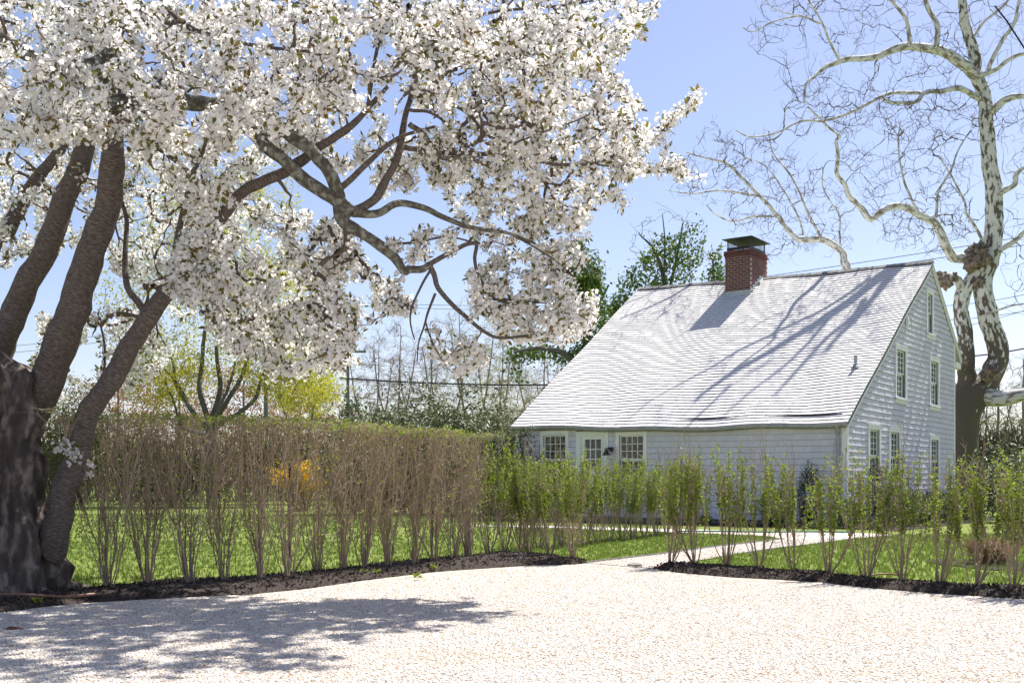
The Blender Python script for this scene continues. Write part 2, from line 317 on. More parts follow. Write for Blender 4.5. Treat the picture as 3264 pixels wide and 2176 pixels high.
# the path meets a second arm that runs along the house front
arm_f=[G(*p) for p in ((2500,1719),(2430,1708),(2174,1698),(1950,1690),(1784,1683),(1500,1677))]; arm_b=[G(*p) for p in ((1500,1673),(1784,1676),(1950,1682),(2174,1687),(2400,1692),(2600,1697),(2760,1700),(2850,1706))]
sheet('gravel_path',path_l+arm_f[1:]+arm_b+path_r[::-1],.010,'gravel')
rgt=np.random.default_rng(3)
def edging(name,pts,h=.045,w=.02,mat='old_post'):
    ac=Acc(); pts=catmull(pts,4)
    n=unit(np.stack([-np.gradient(pts[:,1]),np.gradient(pts[:,0]),0*pts[:,0]],-1))*w/2
    for i in range(len(pts)-1):
        p,q=pts[i],pts[i+1]; V=[p+n[i],p-n[i],q-n[i+1],q+n[i+1]]
        ac.hexa([v+np.array([0,0,-.02]) for v in V]+[v+np.array([0,0,h]) for v in V])
    return ac
o=edging('e',path_l,.03).build('path_edging','pole_wood'); tag(o,'low wooden edging strip along the lawn side of the gravel path','edging')
o=edging('e',path_r[2:],.022).build('path_edging','old_post'); tag(o,'low wooden edging strip where the path meets the lawn behind the right hedge row','edging')
o=edging('e',[G(2090,1813),G(2120,1808),G(2165,1804)],.03,.05).build('path_edging','terracotta'); tag(o,'short reddish timber edging at the corner of mulch strip and path','edging')

def strip(name, front, back, hgt, seed, nchip):
    """mounded mulch strip between two edge lines"""
    fr=catmull(front,6); bk=catmull(back,6); n=60
    def rs(p):
        l=np.concatenate([[0],np.cumsum(np.linalg.norm(np.diff(p,axis=0),axis=1))]); t=np.linspace(0,l[-1],n); return np.stack([np.interp(t,l,p[:,k]) for k in range(3)],-1)
    fr=rs(fr); bk=rs(bk); m=12; V=[]
    for i in range(n):
        for j in range(m):
            t=j/(m-1); p=fr[i]*(1-t)+bk[i]*t; jit=np.array([fbm((p[0]+seed,p[1],0),4.0),fbm((p[0],p[1]+seed,3),4.0),0])*.06
            e=math.sin(math.pi*t)**.6*min(1,i/3,(n-1-i)/3)
            V.append(p+jit+np.array([0,0,.012+hgt*e*(1+.5*fbm((p[0],p[1],seed),5))-(0.03 if e<=0 else 0)]))
    I=np.arange(n*m).reshape(n,m); q=np.stack([I[:-1,:-1],I[1:,:-1],I[1:,1:],I[:-1,1:]],-1).reshape(-1,4)
    V=np.array(V); ac=Acc().add(V,q[:,::-1] if np.cross(V[q[0,1]]-V[q[0,0]],V[q[0,2]]-V[q[0,0]])[2]<0 else q)
    # loose bark chips
    k=rgt.integers(0,len(q),nchip); w=rgt.dirichlet(np.ones(4)*.8,nchip); pos=(V[q[k]]*w[:,:,None]).sum(1)+np.array([0,0,.006])
    pos[:,:2]+=rgt.normal(0,.03,(nchip,2))
    tv=np.array([(x,y,z) for z in (-.5,.5) for (x,y) in ((-.5,-.5),(.5,-.5),(.5,.5),(-.5,.5))])
    ac2=Acc().stamp(tv,BOXF,pos,rand_rot(nchip,rgt),np.stack([rgt.uniform(.012,.05,nchip),rgt.uniform(.006,.016,nchip),rgt.uniform(.003,.007,nchip)],-1),rgt.random(nchip))
    o=ac.build(name,'mulch',smooth=True,kind='structure'); ac2.build('bark_chips','mulch_chip',o,kind='stuff')
    return o
LBk=[(-60,1905),(120,1900),(219,1893),(400,1873),(612,1855),(900,1835),(979,1830),(1202,1803),(1380,1785),(1559,1771),(1640,1760),(1720,1768),(1830,1786),(1866,1795)]
LB2=[(-60,1975)]+LB
strip('mulch_bed',[G(*p) for p in LB2],[G(*p) for p in LBk],.05,1.3,3800)
RBk=[(2110,1808),(2151,1806),(2300,1811),(2400,1817),(2579,1834),(2739,1850),(2891,1863),(3025,1873),(3217,1880),(3264,1884),(3400,1896)]
strip('mulch_bed',[G(*p) for p in RB+[(3400,1924)]],[G(*p) for p in RBk],.05,5.1,3000)

# pebbles on the drive: uncountable, scattered by geometry nodes
def scatter_gn(ob, density, smin, smax, mat, seed=1):
    ng=bpy.data.node_groups.new('pebbles','GeometryNodeTree'); ng.interface.new_socket('Geometry',in_out='INPUT',socket_type='NodeSocketGeometry'); ng.interface.new_socket('Geometry',in_out='OUTPUT',socket_type='NodeSocketGeometry')
    N=ng.nodes; Lk=ng.links; gi=N.new('NodeGroupInput'); go=N.new('NodeGroupOutput')
    dp_=N.new('GeometryNodeDistributePointsOnFaces'); dp_.inputs['Density'].default_value=density; dp_.inputs['Seed'].default_value=seed; Lk.new(gi.outputs[0],dp_.inputs[0])
    ic=N.new('GeometryNodeMeshIcoSphere'); ic.inputs['Radius'].default_value=1; ic.inputs['Subdivisions'].default_value=1
    sm=N.new('GeometryNodeSetMaterial'); sm.inputs['Material'].default_value=MAT[mat]; Lk.new(ic.outputs[0],sm.inputs[0])
    ss=N.new('GeometryNodeSetShadeSmooth'); Lk.new(sm.outputs[0],ss.inputs[0])
    ip=N.new('GeometryNodeInstanceOnPoints'); Lk.new(dp_.outputs[0],ip.inputs[0]); Lk.new(ss.outputs[0],ip.inputs['Instance'])
    rv=N.new('FunctionNodeRandomValue'); rv.data_type='FLOAT_VECTOR'; rv.inputs[0].default_value=(-.35,-.35,0); rv.inputs[1].default_value=(.35,.35,6.28); Lk.new(rv.outputs[0],ip.inputs['Rotation'])
    r2=N.new('FunctionNodeRandomValue'); r2.data_type='FLOAT_VECTOR'; r2.inputs[0].default_value=(smin,smin*.8,smin*.6); r2.inputs[1].default_value=(smax,smax*.8,smax*.55); Lk.new(r2.outputs[0],ip.inputs['Scale'])
    jg=N.new('GeometryNodeJoinGeometry'); Lk.new(gi.outputs[0],jg.inputs[0]); Lk.new(ip.outputs[0],jg.inputs[0]); Lk.new(jg.outputs[0],go.inputs[0])
    md=ob.modifiers.new('pebbles','NODES'); md.node_group=ng
peb=[np.array([-4.3,7.6,0]),G(102,1946),G(255,1930),G(500,1916),G(800,1901),G(979,1883),G(1157,1857),G(1380,1830),G(1559,1817),G(1868,1801),G(2090,1820),G(2327,1846),G(2623,1862),G(2980,1898),G(3400,1930),np.array([3.6,4.6,0]),np.array([-3.4,4.6,0])]
pb=sheet('gravel_pebbles',peb,.0075,'gravel','stuff'); scatter_gn(pb,5000,.005,.0135,'pebble')
pb2=sheet('gravel_pebbles',[p+np.array([0,0,0]) for p in (path_l+path_r[::-1])],.0115,'gravel','stuff'); scatter_gn(pb2,900,.007,.016,'pebble',4)

# lawn grass (nobody could count it)
def grass(name, poly, n, hgt, seed, wid=.004, inset=None):
    r=np.random.default_rng(seed); q=sample_poly(poly,n,r); pos=np.concatenate([q,np.zeros((n,1))],1)
    keep=np.ones(n,bool)
    pos=pos[keep]; n=len(pos); nb=4
    pos=np.repeat(pos,nb,0)+np.concatenate([r.normal(0,.012,(n*nb,2)),np.zeros((n*nb,1))],1)
    N=len(pos); th=r.uniform(0,2*np.pi,N); lean=np.stack([np.cos(th),np.sin(th)],-1)*r.uniform(.05,.6,(N,1)); h=hgt*r.uniform(.5,1.15,N)
    side=np.stack([-np.sin(th),np.cos(th),0*th],-1)*wid; tip=np.concatenate([lean*h[:,None],h[:,None]],1); mid=np.concatenate([lean*h[:,None]*.35,h[:,None]*.6],1)
    V=np.stack([pos-side,pos+side,pos+mid+side*.8,pos+tip,pos+mid-side*.8],1)
    f=(np.array([[0,1,2,4]])[None]+(np.arange(N)*5)[:,None,None]).reshape(-1,4); f2=(np.array([[4,2,3]])[None]+(np.arange(N)*5)[:,None,None]).reshape(-1,3)
    Acc().add(V.reshape(-1,3),[f,f2],np.repeat(r.random(N),5)).build(name,'grass_blade',kind='stuff')
def g2(*l): return [G(*p)[:2] for p in l]
left_near=g2((219,1896),(612,1858),(979,1834),(1380,1788),(1640,1764),(1640,1725),(1100,1725),(150,1725),(-100,1760),(-100,1900))
grass('lawn_grass',left_near,6800,.045,21)
grass('lawn_grass',g2((1640,1725),(1100,1725),(150,1725),(-100,1725),(100,1640),(1600,1640)),5500,.06,22,.008)
grass('lawn_grass',g2((1640,1760),(1700,1764),(1835,1786),(1868,1796),(2117,1767),(2270,1746),(2500,1719),(2430,1708),(2174,1699),(1950,1691),(1700,1684),(1640,1684)),6200,.045,23)
grass('lawn_grass',g2((2151,1806),(2300,1811),(2400,1817),(2579,1834),(2739,1850),(2891,1863),(3025,1873),(3264,1882),(3320,1760),(3320,1700),(2850,1706),(2730,1717),(2579,1737),(2433,1754),(2289,1778)),7200,.05,24)

# ------------------------------------------------------------ the house
# local frame: x along the front (0 at the near corner, negative to the left), y to the back, z up
HX, HY = 8.86, 9.45
RZ, PF, PB, RY = 6.95, .662, .713, 6.87       # ridge height, front and back pitch, ridge position
C0=np.array([(2698-1632)/F*24.1,24.1,0.0])
house=thing('house','white and grey shingled saltbox cottage with brick chimney and long sloping roof','house',C0,math.atan2(-.579,.815))
def sag(x): return .0024*x*x
def roofz(x,y):
    z=RZ-PF*(RY-y) if y<=RY else RZ-PB*(y-RY)
    s=(RY-y)/7 if y<=RY else 0
    return z+sag(x)+s*(1-s)*4*.045*math.sin(x*1.15+.6)*1.0+(.018*math.sin(x*2.3+y*1.7)*(s>0))-.03*math.exp(-((x+4.2)/1.6)**2)*s
hr=np.random.default_rng(5)
TW=.095
# openings: a0,a1,z0,z1 of outer trim
front_op=[(-8.085,-7.20,.86,2.297),(-6.973,-6.023,.16,2.275),(-5.806,-4.93,.86,2.243)]
gab_op=[(1.44,2.386,.90,2.302),(3.05,4.017,.90,2.302),(6.725,7.70,.90,2.235),(3.58,4.56,3.035,4.362),(6.70,7.686,3.035,4.362),(6.41,7.09,4.94,6.142)]
def wall_back(acc, a0,a1, ops, top, fmap, zb=.10, extra=()):
    cuts=sorted(set([a0,a1]+[o[0]+TW for o in ops]+[o[1]-TW for o in ops]+list(extra)))
    for p,q in zip(cuts[:-1],cuts[1:]):
        m=.5*(p+q); hs=sorted((o[2]+.06,o[3]-TW) for o in ops if o[0]+TW<m<o[1]-TW); z=zb
        for h0,h1 in hs:
            if h0>z: acc.hexa([fmap(a_,n_,z_) for z_ in (z,h0) for (a_,n_) in ((p,0),(q,0),(q,-.12),(p,-.12))])
            z=h1
        V=[fmap(a_,n_,z) for (a_,n_) in ((p,0),(q,0),(q,-.12),(p,-.12))]+[fmap(a_,n_,top(a_)) for (a_,n_) in ((p,0),(q,0),(q,-.12),(p,-.12))]
        acc.hexa(V)
fF=lambda a_,n_,z_:(a_,-n_,z_); fG=lambda a_,n_,z_:(n_,a_,z_)
acc=Acc(); wall_back(acc,-HX,0,front_op,lambda a_:2.19+sag(a_),fF); fw=acc.build('front_wall','sheathing',house)
acc=Acc(); wall_back(acc,.1205,HY,gab_op,lambda a_:roofz(0,a_)-.12,fG,extra=(RY,)); gw=acc.build('gable_wall','sheathing',house)
acc=Acc()
acc.box(-HX,-HX+.12,.1205,HY,.1,2.0); 
for i in range(40):
    p=.13+(HY-.13)*i/40; q=.13+(HY-.13)*(i+1)/40; acc.box(-HX,-HX+.12,p,q,2.0,roofz(-HX,.5*(p+q))-.2)
acc.box(-HX+.121,-.1205,HY-.12,HY,.1,4.4); acc.build('rear_wall','wall_shingle',house)
Acc().box(-HX+.03,-.03,.03,HY-.03,-.05,.098).build('foundation','stone',house)
Acc().box(-HX+.13,-.13,.13,HY-.13,.1,.14).build('interior_floor','dark_interior',house)
Acc().box(-HX+.13,-.13,2.6,2.68,.14,2.9).box(-HX+.13,-.13,.13,HY-.3,2.45,2.5).box(-1.4,-1.3,.13,HY-.3,.14,2.44).box(-1.4,-1.3,3.3,HY-.6,2.52,4.35).box(-1.4,-1.3,6.0,7.8,4.36,5.95).build('interior_wall','dark_interior',house)  # near-black rooms; partitions behind the gable windows are added to keep panes dark

# shingles: wedge with the butt proud of the course above it; the largest 300 per surface are separate
def wedge(w,h,tb,tt):
    return np.array([(-w/2,0,0),(w/2,0,0),(w/2,-tb,.07*h),(-w/2,-tb,.07*h),(-w/2,0,h),(w/2,0,h),(w/2,-tt,h),(-w/2,-tt,h)])[:, :]
WV=wedge(1,1,1,.25); WF=BOXF[:, ::-1]
def courses(a0,a1,z0,z1,ex,ops,limit=None):
    """list of (a_center, width, zbot, height)"""
    out=[]; z=z0; k=0
    while z<z1-.02:
        zt=min(z+ex,z1); segs=[]
        lo,hi=(a0,a1) if limit is None else limit(z,zt)
        if hi>lo:
            ivs=[(lo,hi,z,zt)]
            for o in ops:
                nv=[]
                for (p,q,b,t) in ivs:
                    if q<=o[0] or p>=o[1] or t<=o[2]+.005 or b>=o[3]-.005: nv.append((p,q,b,t)); continue
                    if p<o[0]: nv.append((p,o[0],b,t))
                    if q>o[1]: nv.append((o[1],q,b,t))
                    m0,m1=max(p,o[0]),min(q,o[1])
                    if b<o[2]-.01: nv.append((m0,m1,b,o[2]))
                    if t>o[3]+.01: nv.append((m0,m1,o[3],t))
                ivs=nv
            for (p,q,b,t) in ivs:
                x=p
                while x<q-.004:
                    w=hr.choice([.09,.11,.13,.15,.18,.21])*hr.uniform(.92,1.08)
                    if q-x-w<.05: w=q-x
                    w=min(w,q-x); out.append((x+w/2,w-.003,b,t-b)); x+=w
        z=zt; k+=1
    return out
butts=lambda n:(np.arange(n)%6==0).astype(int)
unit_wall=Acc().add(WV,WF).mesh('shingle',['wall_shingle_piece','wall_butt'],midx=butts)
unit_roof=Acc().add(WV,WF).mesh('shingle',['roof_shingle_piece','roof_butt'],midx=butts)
def lay(parent, items, order, cap, unit_me, mat, stuffname, frame, tb, jt=(.85,1.2), dj=.005):
    """frame(a,z) -> local position, rotation matrix columns (x along, -y outwards, z up the surface)"""
    idx=np.argsort(order); big=set(idx[:cap].tolist()); rest=Acc()
    for i,(a_,w,b,h) in enumerate(items):
        p,Rm=frame(a_,b); t=tb*hr.uniform(*jt); hh=h+.006
        if h>.08:
            drop=hr.uniform(0,dj)+(hr.random()<.02)*dj*2; p=p-Rm[:,2]*drop; hh+=drop
        if i in big:
            o=bpy.data.objects.new('shingle',unit_me); COL.objects.link(o); o.parent=parent
            from mathutils import Matrix
            mt=Matrix([[*(Rm[r_,0]*w for _ in (0,)),Rm[r_,1]*t,Rm[r_,2]*hh,p[r_]] for r_ in range(3)]+[[0,0,0,1]]); o.matrix_local=mt
        else:
            V=(WV*np.array([w,t,hh]))@Rm.T+p; rest.add(V,WF,hr.random())
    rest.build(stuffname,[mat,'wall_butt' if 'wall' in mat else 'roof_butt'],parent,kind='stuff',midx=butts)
CBW=.11
# front wall
it=courses(-HX+CBW,-.10,.10,2.26,.14,front_op)
it=[(a_,w,b,h) for a_,w,b,h in it]
FR=np.eye(3)
lay(fw,it,[ -w*min(h,.14)+ .002*abs(z-1.9) for a_,w,z,h in it],300,unit_wall,'wall_shingle','remaining_shingles',lambda a_,z:(np.array([a_,-.001,z+sag(a_)*min(1,z/2.2)]),FR),.020)
# gable: boards run along +y, outward +x
RG=np.array([[0,-1,0],[1,0,0],[0,0,1]],float)
RGm=np.stack([np.array([0,1.,0]),np.array([-1.,0,0]),np.array([0,0,1.])],1)
def glimit(z,zt):
    zz=zt+.17; lo=.10 if zz<roofz(0,.10) else RY-(RZ-zz)/PF; hi=HY-.10 if zz<roofz(0,HY-.1) else RY+(RZ-zz)/PB
    return max(lo-.09,.10),min(hi+.06,HY-.10)
it=courses(.1,HY-.1,.10,6.72,.14,gab_op,glimit)
lay(gw,it,[-(w*min(h,.14)/(24+a_*.8)**2) for a_,w,z,h in it],300,unit_wall,'wall_shingle','remaining_shingles',lambda a_,z:(np.array([.001,a_,z]),RGm),.021)
# roof
def deck(y0,y1,ny,x0,x1,nx,th):
    ac=Acc(); X=np.linspace(x0,x1,nx); Y=np.linspace(y0,y1,ny)
    T=np.array([[(x,y,roofz(x,y)-.055) for y in Y] for x in X]); Bt=T-np.array([0,0,th]); n=nx*ny
    I=np.arange(n).reshape(nx,ny); q=np.stack([I[:-1,:-1],I[1:,:-1],I[1:,1:],I[:-1,1:]],-1).reshape(-1,4)
    ac.add(np.vstack([T.reshape(-1,3),Bt.reshape(-1,3)]),[q,q[:,::-1]+n])
    ring=np.concatenate([I[:,0],I[-1,1:],I[-2::-1,-1],I[0,-2:0:-1]]); r2=np.roll(ring,-1); ac.F.append(np.stack([ring+n,r2+n,r2,ring],-1)); return ac
roof=deck(-.12,RY,30,-HX-.07,.06,40,.09).build('roof','sheathing',house)
deck(RY,10.10,12,-HX-.07,.06,12,.09).build('rear_roof','roof_shingle',house)
SL=math.hypot(1,PF); slope_len=(RY+.14)*SL; EX=.1405
items=[]; s=0.0
while s<slope_len-.05:
    x=-HX-.085
    h=min(EX,slope_len-s)
    while x<.075:
        w=hr.choice([.10,.12,.14,.17,.20,.23])*hr.uniform(.92,1.08)
        if .075-x-w<.05: w=.075-x
        items.append((x+w/2,w-.004,s,h+.03)); x+=w
    s+=EX
def rframe(a_,s_):
    y=-.14+s_/SL; z=roofz(a_,y); dzx=(roofz(a_+.05,y)-roofz(a_-.05,y))/.1; dzy=(roofz(a_,min(y+.05,RY))-roofz(a_,y-.05))/(min(.05,RY-y)+.05)
    up=unit(np.array([0,1,dzy])); ax=unit(np.array([1,0,dzx])); nrm=unit(np.cross(ax,up))
    tw=hr.normal(0,.012); ax=unit(ax+up*tw)
    out=nrm; Rm=np.stack([ax,-out,unit(np.cross(out,ax))],1)
    ch=(-5.64<a_<-4.80) and 6.02<y<7.4
    return np.array([a_,y,z-.034])+(out*(-.25) if ch else 0), Rm
order=[]
for (a_,w,s_,h) in items:
    dpt=24.1+.579*(-a_)+.815*(s_/SL); order.append(-w*h/dpt**2)
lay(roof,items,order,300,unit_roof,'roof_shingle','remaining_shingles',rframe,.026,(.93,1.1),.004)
# ridge caps
capm=Acc().add(np.array([(-.5,-.115,-.075),(.5,-.115,-.075),(.5,0,.012),(-.5,0,.012),(-.5,.115,-.075),(.5,.115,-.075),(.5,0,-.01),(-.5,0,-.01)]),[np.array([[0,1,2,3],[3,2,5,4],[0,3,7,4][::-1],[1,5,6,2][::-1]])]).mesh('ridge_cap','ridge_shingle')
x=-HX-.08
while x<.05:
    if not -5.66<x+.1<-4.78:
        o=bpy.data.objects.new('ridge_cap',capm); COL.objects.link(o); o.parent=roof; o.location=(x+.1,RY,roofz(x+.1,RY)+.02+hr.uniform(0,.008)); o.scale=(.23,1,1); o.rotation_euler=(hr.normal(0,.02),R(-2.2),0)
    x+=.2
# trim
ac=Acc()
ac.box(-.10,.024,-.024,-.002,.10,2.26).box(.002,.024,-.002,.10,.10,2.29)
ac.box(-HX-.024,-HX+CBW,-.024,-.002,.10,2.26+sag(HX)); ac.box(.002,.022,HY-.10,HY+.02,.10,roofz(0,HY)-.14)
ac.build('corner_board','white_paint',house)
ac=Acc(); X=np.linspace(-HX-.02,.02,24)
for p,q in zip(X[:-1],X[1:]):
    ac.hexa([(x_,y_,z0+sag(x_)) for z0 in (2.185,2.262) for (x_,y_) in ((p,-.030),(q,-.030),(q,-.0015),(p,-.0015))])
ac.build('frieze_board','white_paint',house)
def rake(y0,y1,off,wd,x0,x1):
    ac=Acc(); Y=np.linspace(y0,y1,16)
    for p,q in zip(Y[:-1],Y[1:]):
        ac.hexa([(x_,y_,roofz(0,y_)-o_) for o_ in (off+wd,off) for (x_,y_) in ((x0,p),(x1,p),(x1,q),(x0,q))])
    return ac
rake(-.11,RY,.045,.17,.026,.050).build('rake_board','white_paint',house)
rake(RY+.001,10.08,.045,.15,.026,.050).build('rake_board','white_paint',house)
rake(RY+.001,10.09,.044,.05,.051,.068).build('rake_moulding','weathered_white',house)
ac=Acc().box(-.3,.045,HY+.02,10.05,4.30,4.46); ac.build('eave_return','white_paint',house)
# gutter, brackets, downspout
ac=Acc(); nx=40; X=np.linspace(-HX-.1,.07,nx); an=np.linspace(math.pi*1.0,math.pi*2.0,9); rg=.066
gz=lambda x_:roofz(x_,-.14)-.068
V=np.array([[(x_,-.165+rg*math.cos(t_),gz(x_)+rg*math.sin(t_)+.02) for t_ in an] for x_ in X]); I=np.arange(nx*9).reshape(nx,9)
q=np.stack([I[:-1,:-1],I[1:,:-1],I[1:,1:],I[:-1,1:]],-1).reshape(-1,4)
V2=V.copy(); V2[...,1]=-.165+(V[...,1]+.165)*.93; V2[...,2]+=.004
ac.add(V.reshape(-1,3),q).add(V2.reshape(-1,3),q[:,::-1])
for e in (0,-1):
    c=V[e].mean(0); ac.add(np.vstack([c[None],V[e]]),np.array([[0,j+1,j+2] for j in range(8)]))
ac.tube([(x_,-.165-rg,gz(x_)+.022) for x_ in X],.009,6)
gut=ac.build('gutter','gutter_metal',house,smooth=True)
for i in range(15):
    x_=-HX+.02+i*(HX-.06)/14; ac=Acc(); ac.tube([(x_,-.165+(rg+.006)*math.cos(t_),gz(x_)+(rg+.006)*math.sin(t_)+.02) for t_ in an],.009,5); ac.build('gutter_bracket','gutter_metal',gut)
Acc().tube(catmull([(-.16,-.165,2.23),(-.16,-.160,2.16),(-.17,-.075,2.06),(-.17,-.07,1.9),(-.17,-.07,1.0),(-.17,-.07,.25),(-.17,-.14,.15)],5),.038,12).tube([(-.17,-.07,1.82),(-.17,-.07,1.86)],.045,12).tube([(-.17,-.07,1.20),(-.17,-.07,1.23)],.045,12).build('downspout','gutter_metal',house,smooth=True)

# windows and door
def bx(ac,fm,a0,a1,n0,n1,z0,z1):
    V=[fm(a_,n_,z_) for a_ in (a0,a1) for n_ in (n0,n1) for z_ in (z0,z1)]; v=np.array(V); ac.box(v[:,0].min(),v[:,0].max(),v[:,1].min(),v[:,1].max(),v[:,2].min(),v[:,2].max())
def window(fm,op,cols,rows,blind=None,storm=False,label=None,panes=True,blindh=.4):
    a0,a1,z0,z1=op; ac=Acc(); t=TW
    bx(ac,fm,a0,a0+t,.0015,.036,z0,z1); bx(ac,fm,a1-t,a1,.0015,.036,z0,z1); bx(ac,fm,a0+t+.0005,a1-t-.0005,.0015,.035,z1-t,z1)
    bx(ac,fm,a0-.015,a1+.015,.0015,.052,z1+.0005,z1+.024)
    wn_=ac.build('window','white_paint',house,label=label)
    ac=Acc(); bx(ac,fm,a0-.02,a1+.02,.0375,.075,z0-.01,z0+.04); bx(ac,fm,a0+t+.001,a1-t-.001,-.10,.0370,z0+.005,z0+.058); bx(ac,fm,a0+.0,a1-.0,.002,.030,z0-.085,z0-.0105); ac.build('sill','white_paint',wn_)
    g0,g1=a0+t+.002,a1-t-.002; b0,b1=z0+.062,z1-t-.002; mid=.5*(b0+b1); st=.035; mw=.016
    for (l_,h_,dep) in ((b0,mid-.0005,-.058),(mid+.0005,b1,-.022)):
        ac=Acc()
        bx(ac,fm,g0,g0+st,dep-.03,dep,l_,h_); bx(ac,fm,g1-st,g1,dep-.03,dep,l_,h_); bx(ac,fm,g0+st+.0005,g1-st-.0005,dep-.03,dep-.001,l_,l_+st); bx(ac,fm,g0+st+.0005,g1-st-.0005,dep-.03,dep-.001,h_-st,h_)
        W0,W1,Z0,Z1=g0+st+.001,g1-st-.001,l_+st+.001,h_-st-.001
        xs=np.linspace(W0,W1,cols+1); zs=np.linspace(Z0,Z1,rows+1)
        for x_ in xs[1:-1]: bx(ac,fm,x_-mw/2,x_+mw/2,dep-.027,dep-.003,Z0,Z1)
        for z_ in zs[1:-1]:
            for k in range(cols):
                bx(ac,fm,xs[k]+(mw/2+.0005 if k else 0),xs[k+1]-(mw/2+.0005 if k<cols-1 else 0),dep-.026,dep-.004,z_-mw/2,z_+mw/2)
        sash=ac.build('sash','white_paint',wn_)
        if panes:
            for i in range(cols):
                for j in range(rows):
                    ac=Acc(); n_=dep-.014; m=.0085; bx(ac,fm,xs[i]+(m if i else .001),xs[i+1]-(m if i<cols-1 else .001),n_-.002,n_,zs[j]+(m if j else .001),zs[j+1]-(m if j<rows-1 else .001)); p_=ac.build('pane','glass',wn_)
        else:
            ac=Acc(); n_=dep-.031; bx(ac,fm,W0,W1,n_-.003,n_,Z0,Z1); ac.build('pane','glass',wn_)
    if storm:
        ac=Acc(); bx(ac,fm,g0,g1,-.004,-.001,b0,b1); ac.build('storm_pane','glass',wn_)
    if blind:
        ac=Acc(); n=int(blindh/.035)
        for i in range(n): bx(ac,fm,g0+.02,g1-.02,-.145-.006*(i%2),-.135-.006*(i%2),b1-(i+1)*.035+.002,b1-i*.035)
        ac.build('blind','bamboo_blind',wn_)
    return wn_
window(fF,front_op[0],4,3,True,label='twelve-pane window with brown blind beside the front door',blindh=.26)
window(fF,front_op[2],4,3,True,label='twelve-pane window with bamboo blind beside the wall lamp',blindh=.27)
for o_ in gab_op[:5]: window(fG,o_,3,4,None,False,panes=False)
window(fG,gab_op[5],2,3,None,False,panes=False)
# door
a0,a1,z0,z1=front_op[1]; ac=Acc()
bx(ac,fF,a0,a0+.12,.0015,.036,z0,z1); bx(ac,fF,a1-.12,a1,.0015,.036,z0,z1); bx(ac,fF,a0+.1205,a1-.1205,.0015,.035,z1-.11,z1); bx(ac,fF,a0+.121,a0+.14,-.05,.012,z0,z1-.111); bx(ac,fF,a1-.14,a1-.121,-.05,.012,z0,z1-.111); bx(ac,fF,a0+.1405,a1-.1405,-.05,.011,z1-.13,z1-.111)
door=ac.build('door','white_paint',house,label='white front door with nine small panes')
d0,d1=a0+.142,a1-.142; t0,t1=z0+.03,z1-.132; ac=Acc(); st=.095
bx(ac,fF,d0,d0+st,-.06,-.02,t0,t1); bx(ac,fF,d1-st,d1,-.06,-.02,t0,t1)
gt=2.065; gb=1.315
bx(ac,fF,d0+st+.0005,d1-st-.0005,-.06,-.021,gt,t1); bx(ac,fF,d0+st+.0005,d1-st-.0005,-.06,-.021,gb-.14,gb); bx(ac,fF,d0+st+.0005,d1-st-.0005,-.06,-.021,t0,t0+.2); bx(ac,fF,d0+st+.0005,d1-st-.0005,-.055,-.036,t0+.2005,gb-.1405)
xs=np.linspace(d0+st+.001,d1-st-.001,4); zs=np.linspace(gb+.001,gt-.001,4)
for x_ in xs[1:-1]: bx(ac,fF,x_-.013,x_+.013,-.055,-.023,zs[0],zs[-1])
for z_ in zs[1:-1]:
    for k in range(3): bx(ac,fF,xs[k]+(.0135 if k else 0),xs[k+1]-(.0135 if k<2 else 0),-.054,-.024,z_-.013,z_+.013)
ac.build('door_leaf','white_paint',door)
for i in range(3):
    for j in range(3):
        ac=Acc(); bx(ac,fF,xs[i]+.0136,xs[i+1]-.0136,-.042,-.039,zs[j]+.0136,zs[j+1]-.0136); ac.build('pane','glass',door)
ac=Acc()
for i in range(8): bx(ac,fF,xs[0]+i*.035,xs[0]+i*.035+.033,-.16-.012*(i%2),-.15-.012*(i%2),gb-.3,gt-.2)
ac.build('curtain','curtain',door)
ac=Acc().tube([(d1-.05,-.0,1.05),(d1-.05,-.03,1.05),(d1-.05,-.05,1.05)],[.012,.012,.03],10); ac.build('door_handle','black_metal',door)
Acc().box(a0-.1,a1+.1,-.75,-.04,0.0,.13).build('door_step','stone',house)
# barn lamp beside the door
lx,lz=-5.93,1.80; ac=Acc(); ac.tube([(lx,-.002,lz),(lx,-.03,lz)],.062,18)
ac.tube(catmull([(lx,-.025,lz),(lx,-.12,lz+.035),(lx-.02,-.20,lz+.02),(lx-.03,-.22,lz-.03)],6),.02,8)
lamp=ac.build('wall_lamp','black_metal',house,smooth=False,label='black barn style wall lamp between door and window')
nn=20; ac=Acc(); prof=[(.045,.02),(.052,-.03),(.060,-.06),(.115,-.15)]; pv=[];
for r_,z_ in prof+[(r_-.004,z_) for r_,z_ in prof[::-1]]: pv.append([(lx-.03+r_*math.cos(t_),-.22+r_*math.sin(t_),lz+z_) for t_ in np.arange(nn)*2*np.pi/nn])
pv=np.array(pv); m_=len(pv); I=np.arange(m_*nn).reshape(m_,nn); q=np.stack([I[:-1],np.roll(I[:-1],-1,1),np.roll(I[1:],-1,1),I[1:]],-1).reshape(-1,4); ac.add(pv.reshape(-1,3),q).tube([(lx-.03,-.22,lz+.02),(lx-.03,-.22,lz+.026)],.045,nn)
ac.build('lamp_shade','black_metal',lamp)
Acc().tube([(lx-.03,-.22,lz-.04),(lx-.03,-.22,lz-.10),(lx-.03,-.22,lz-.13)],[.02,.035,.01],12).build('bulb','terracotta',lamp)
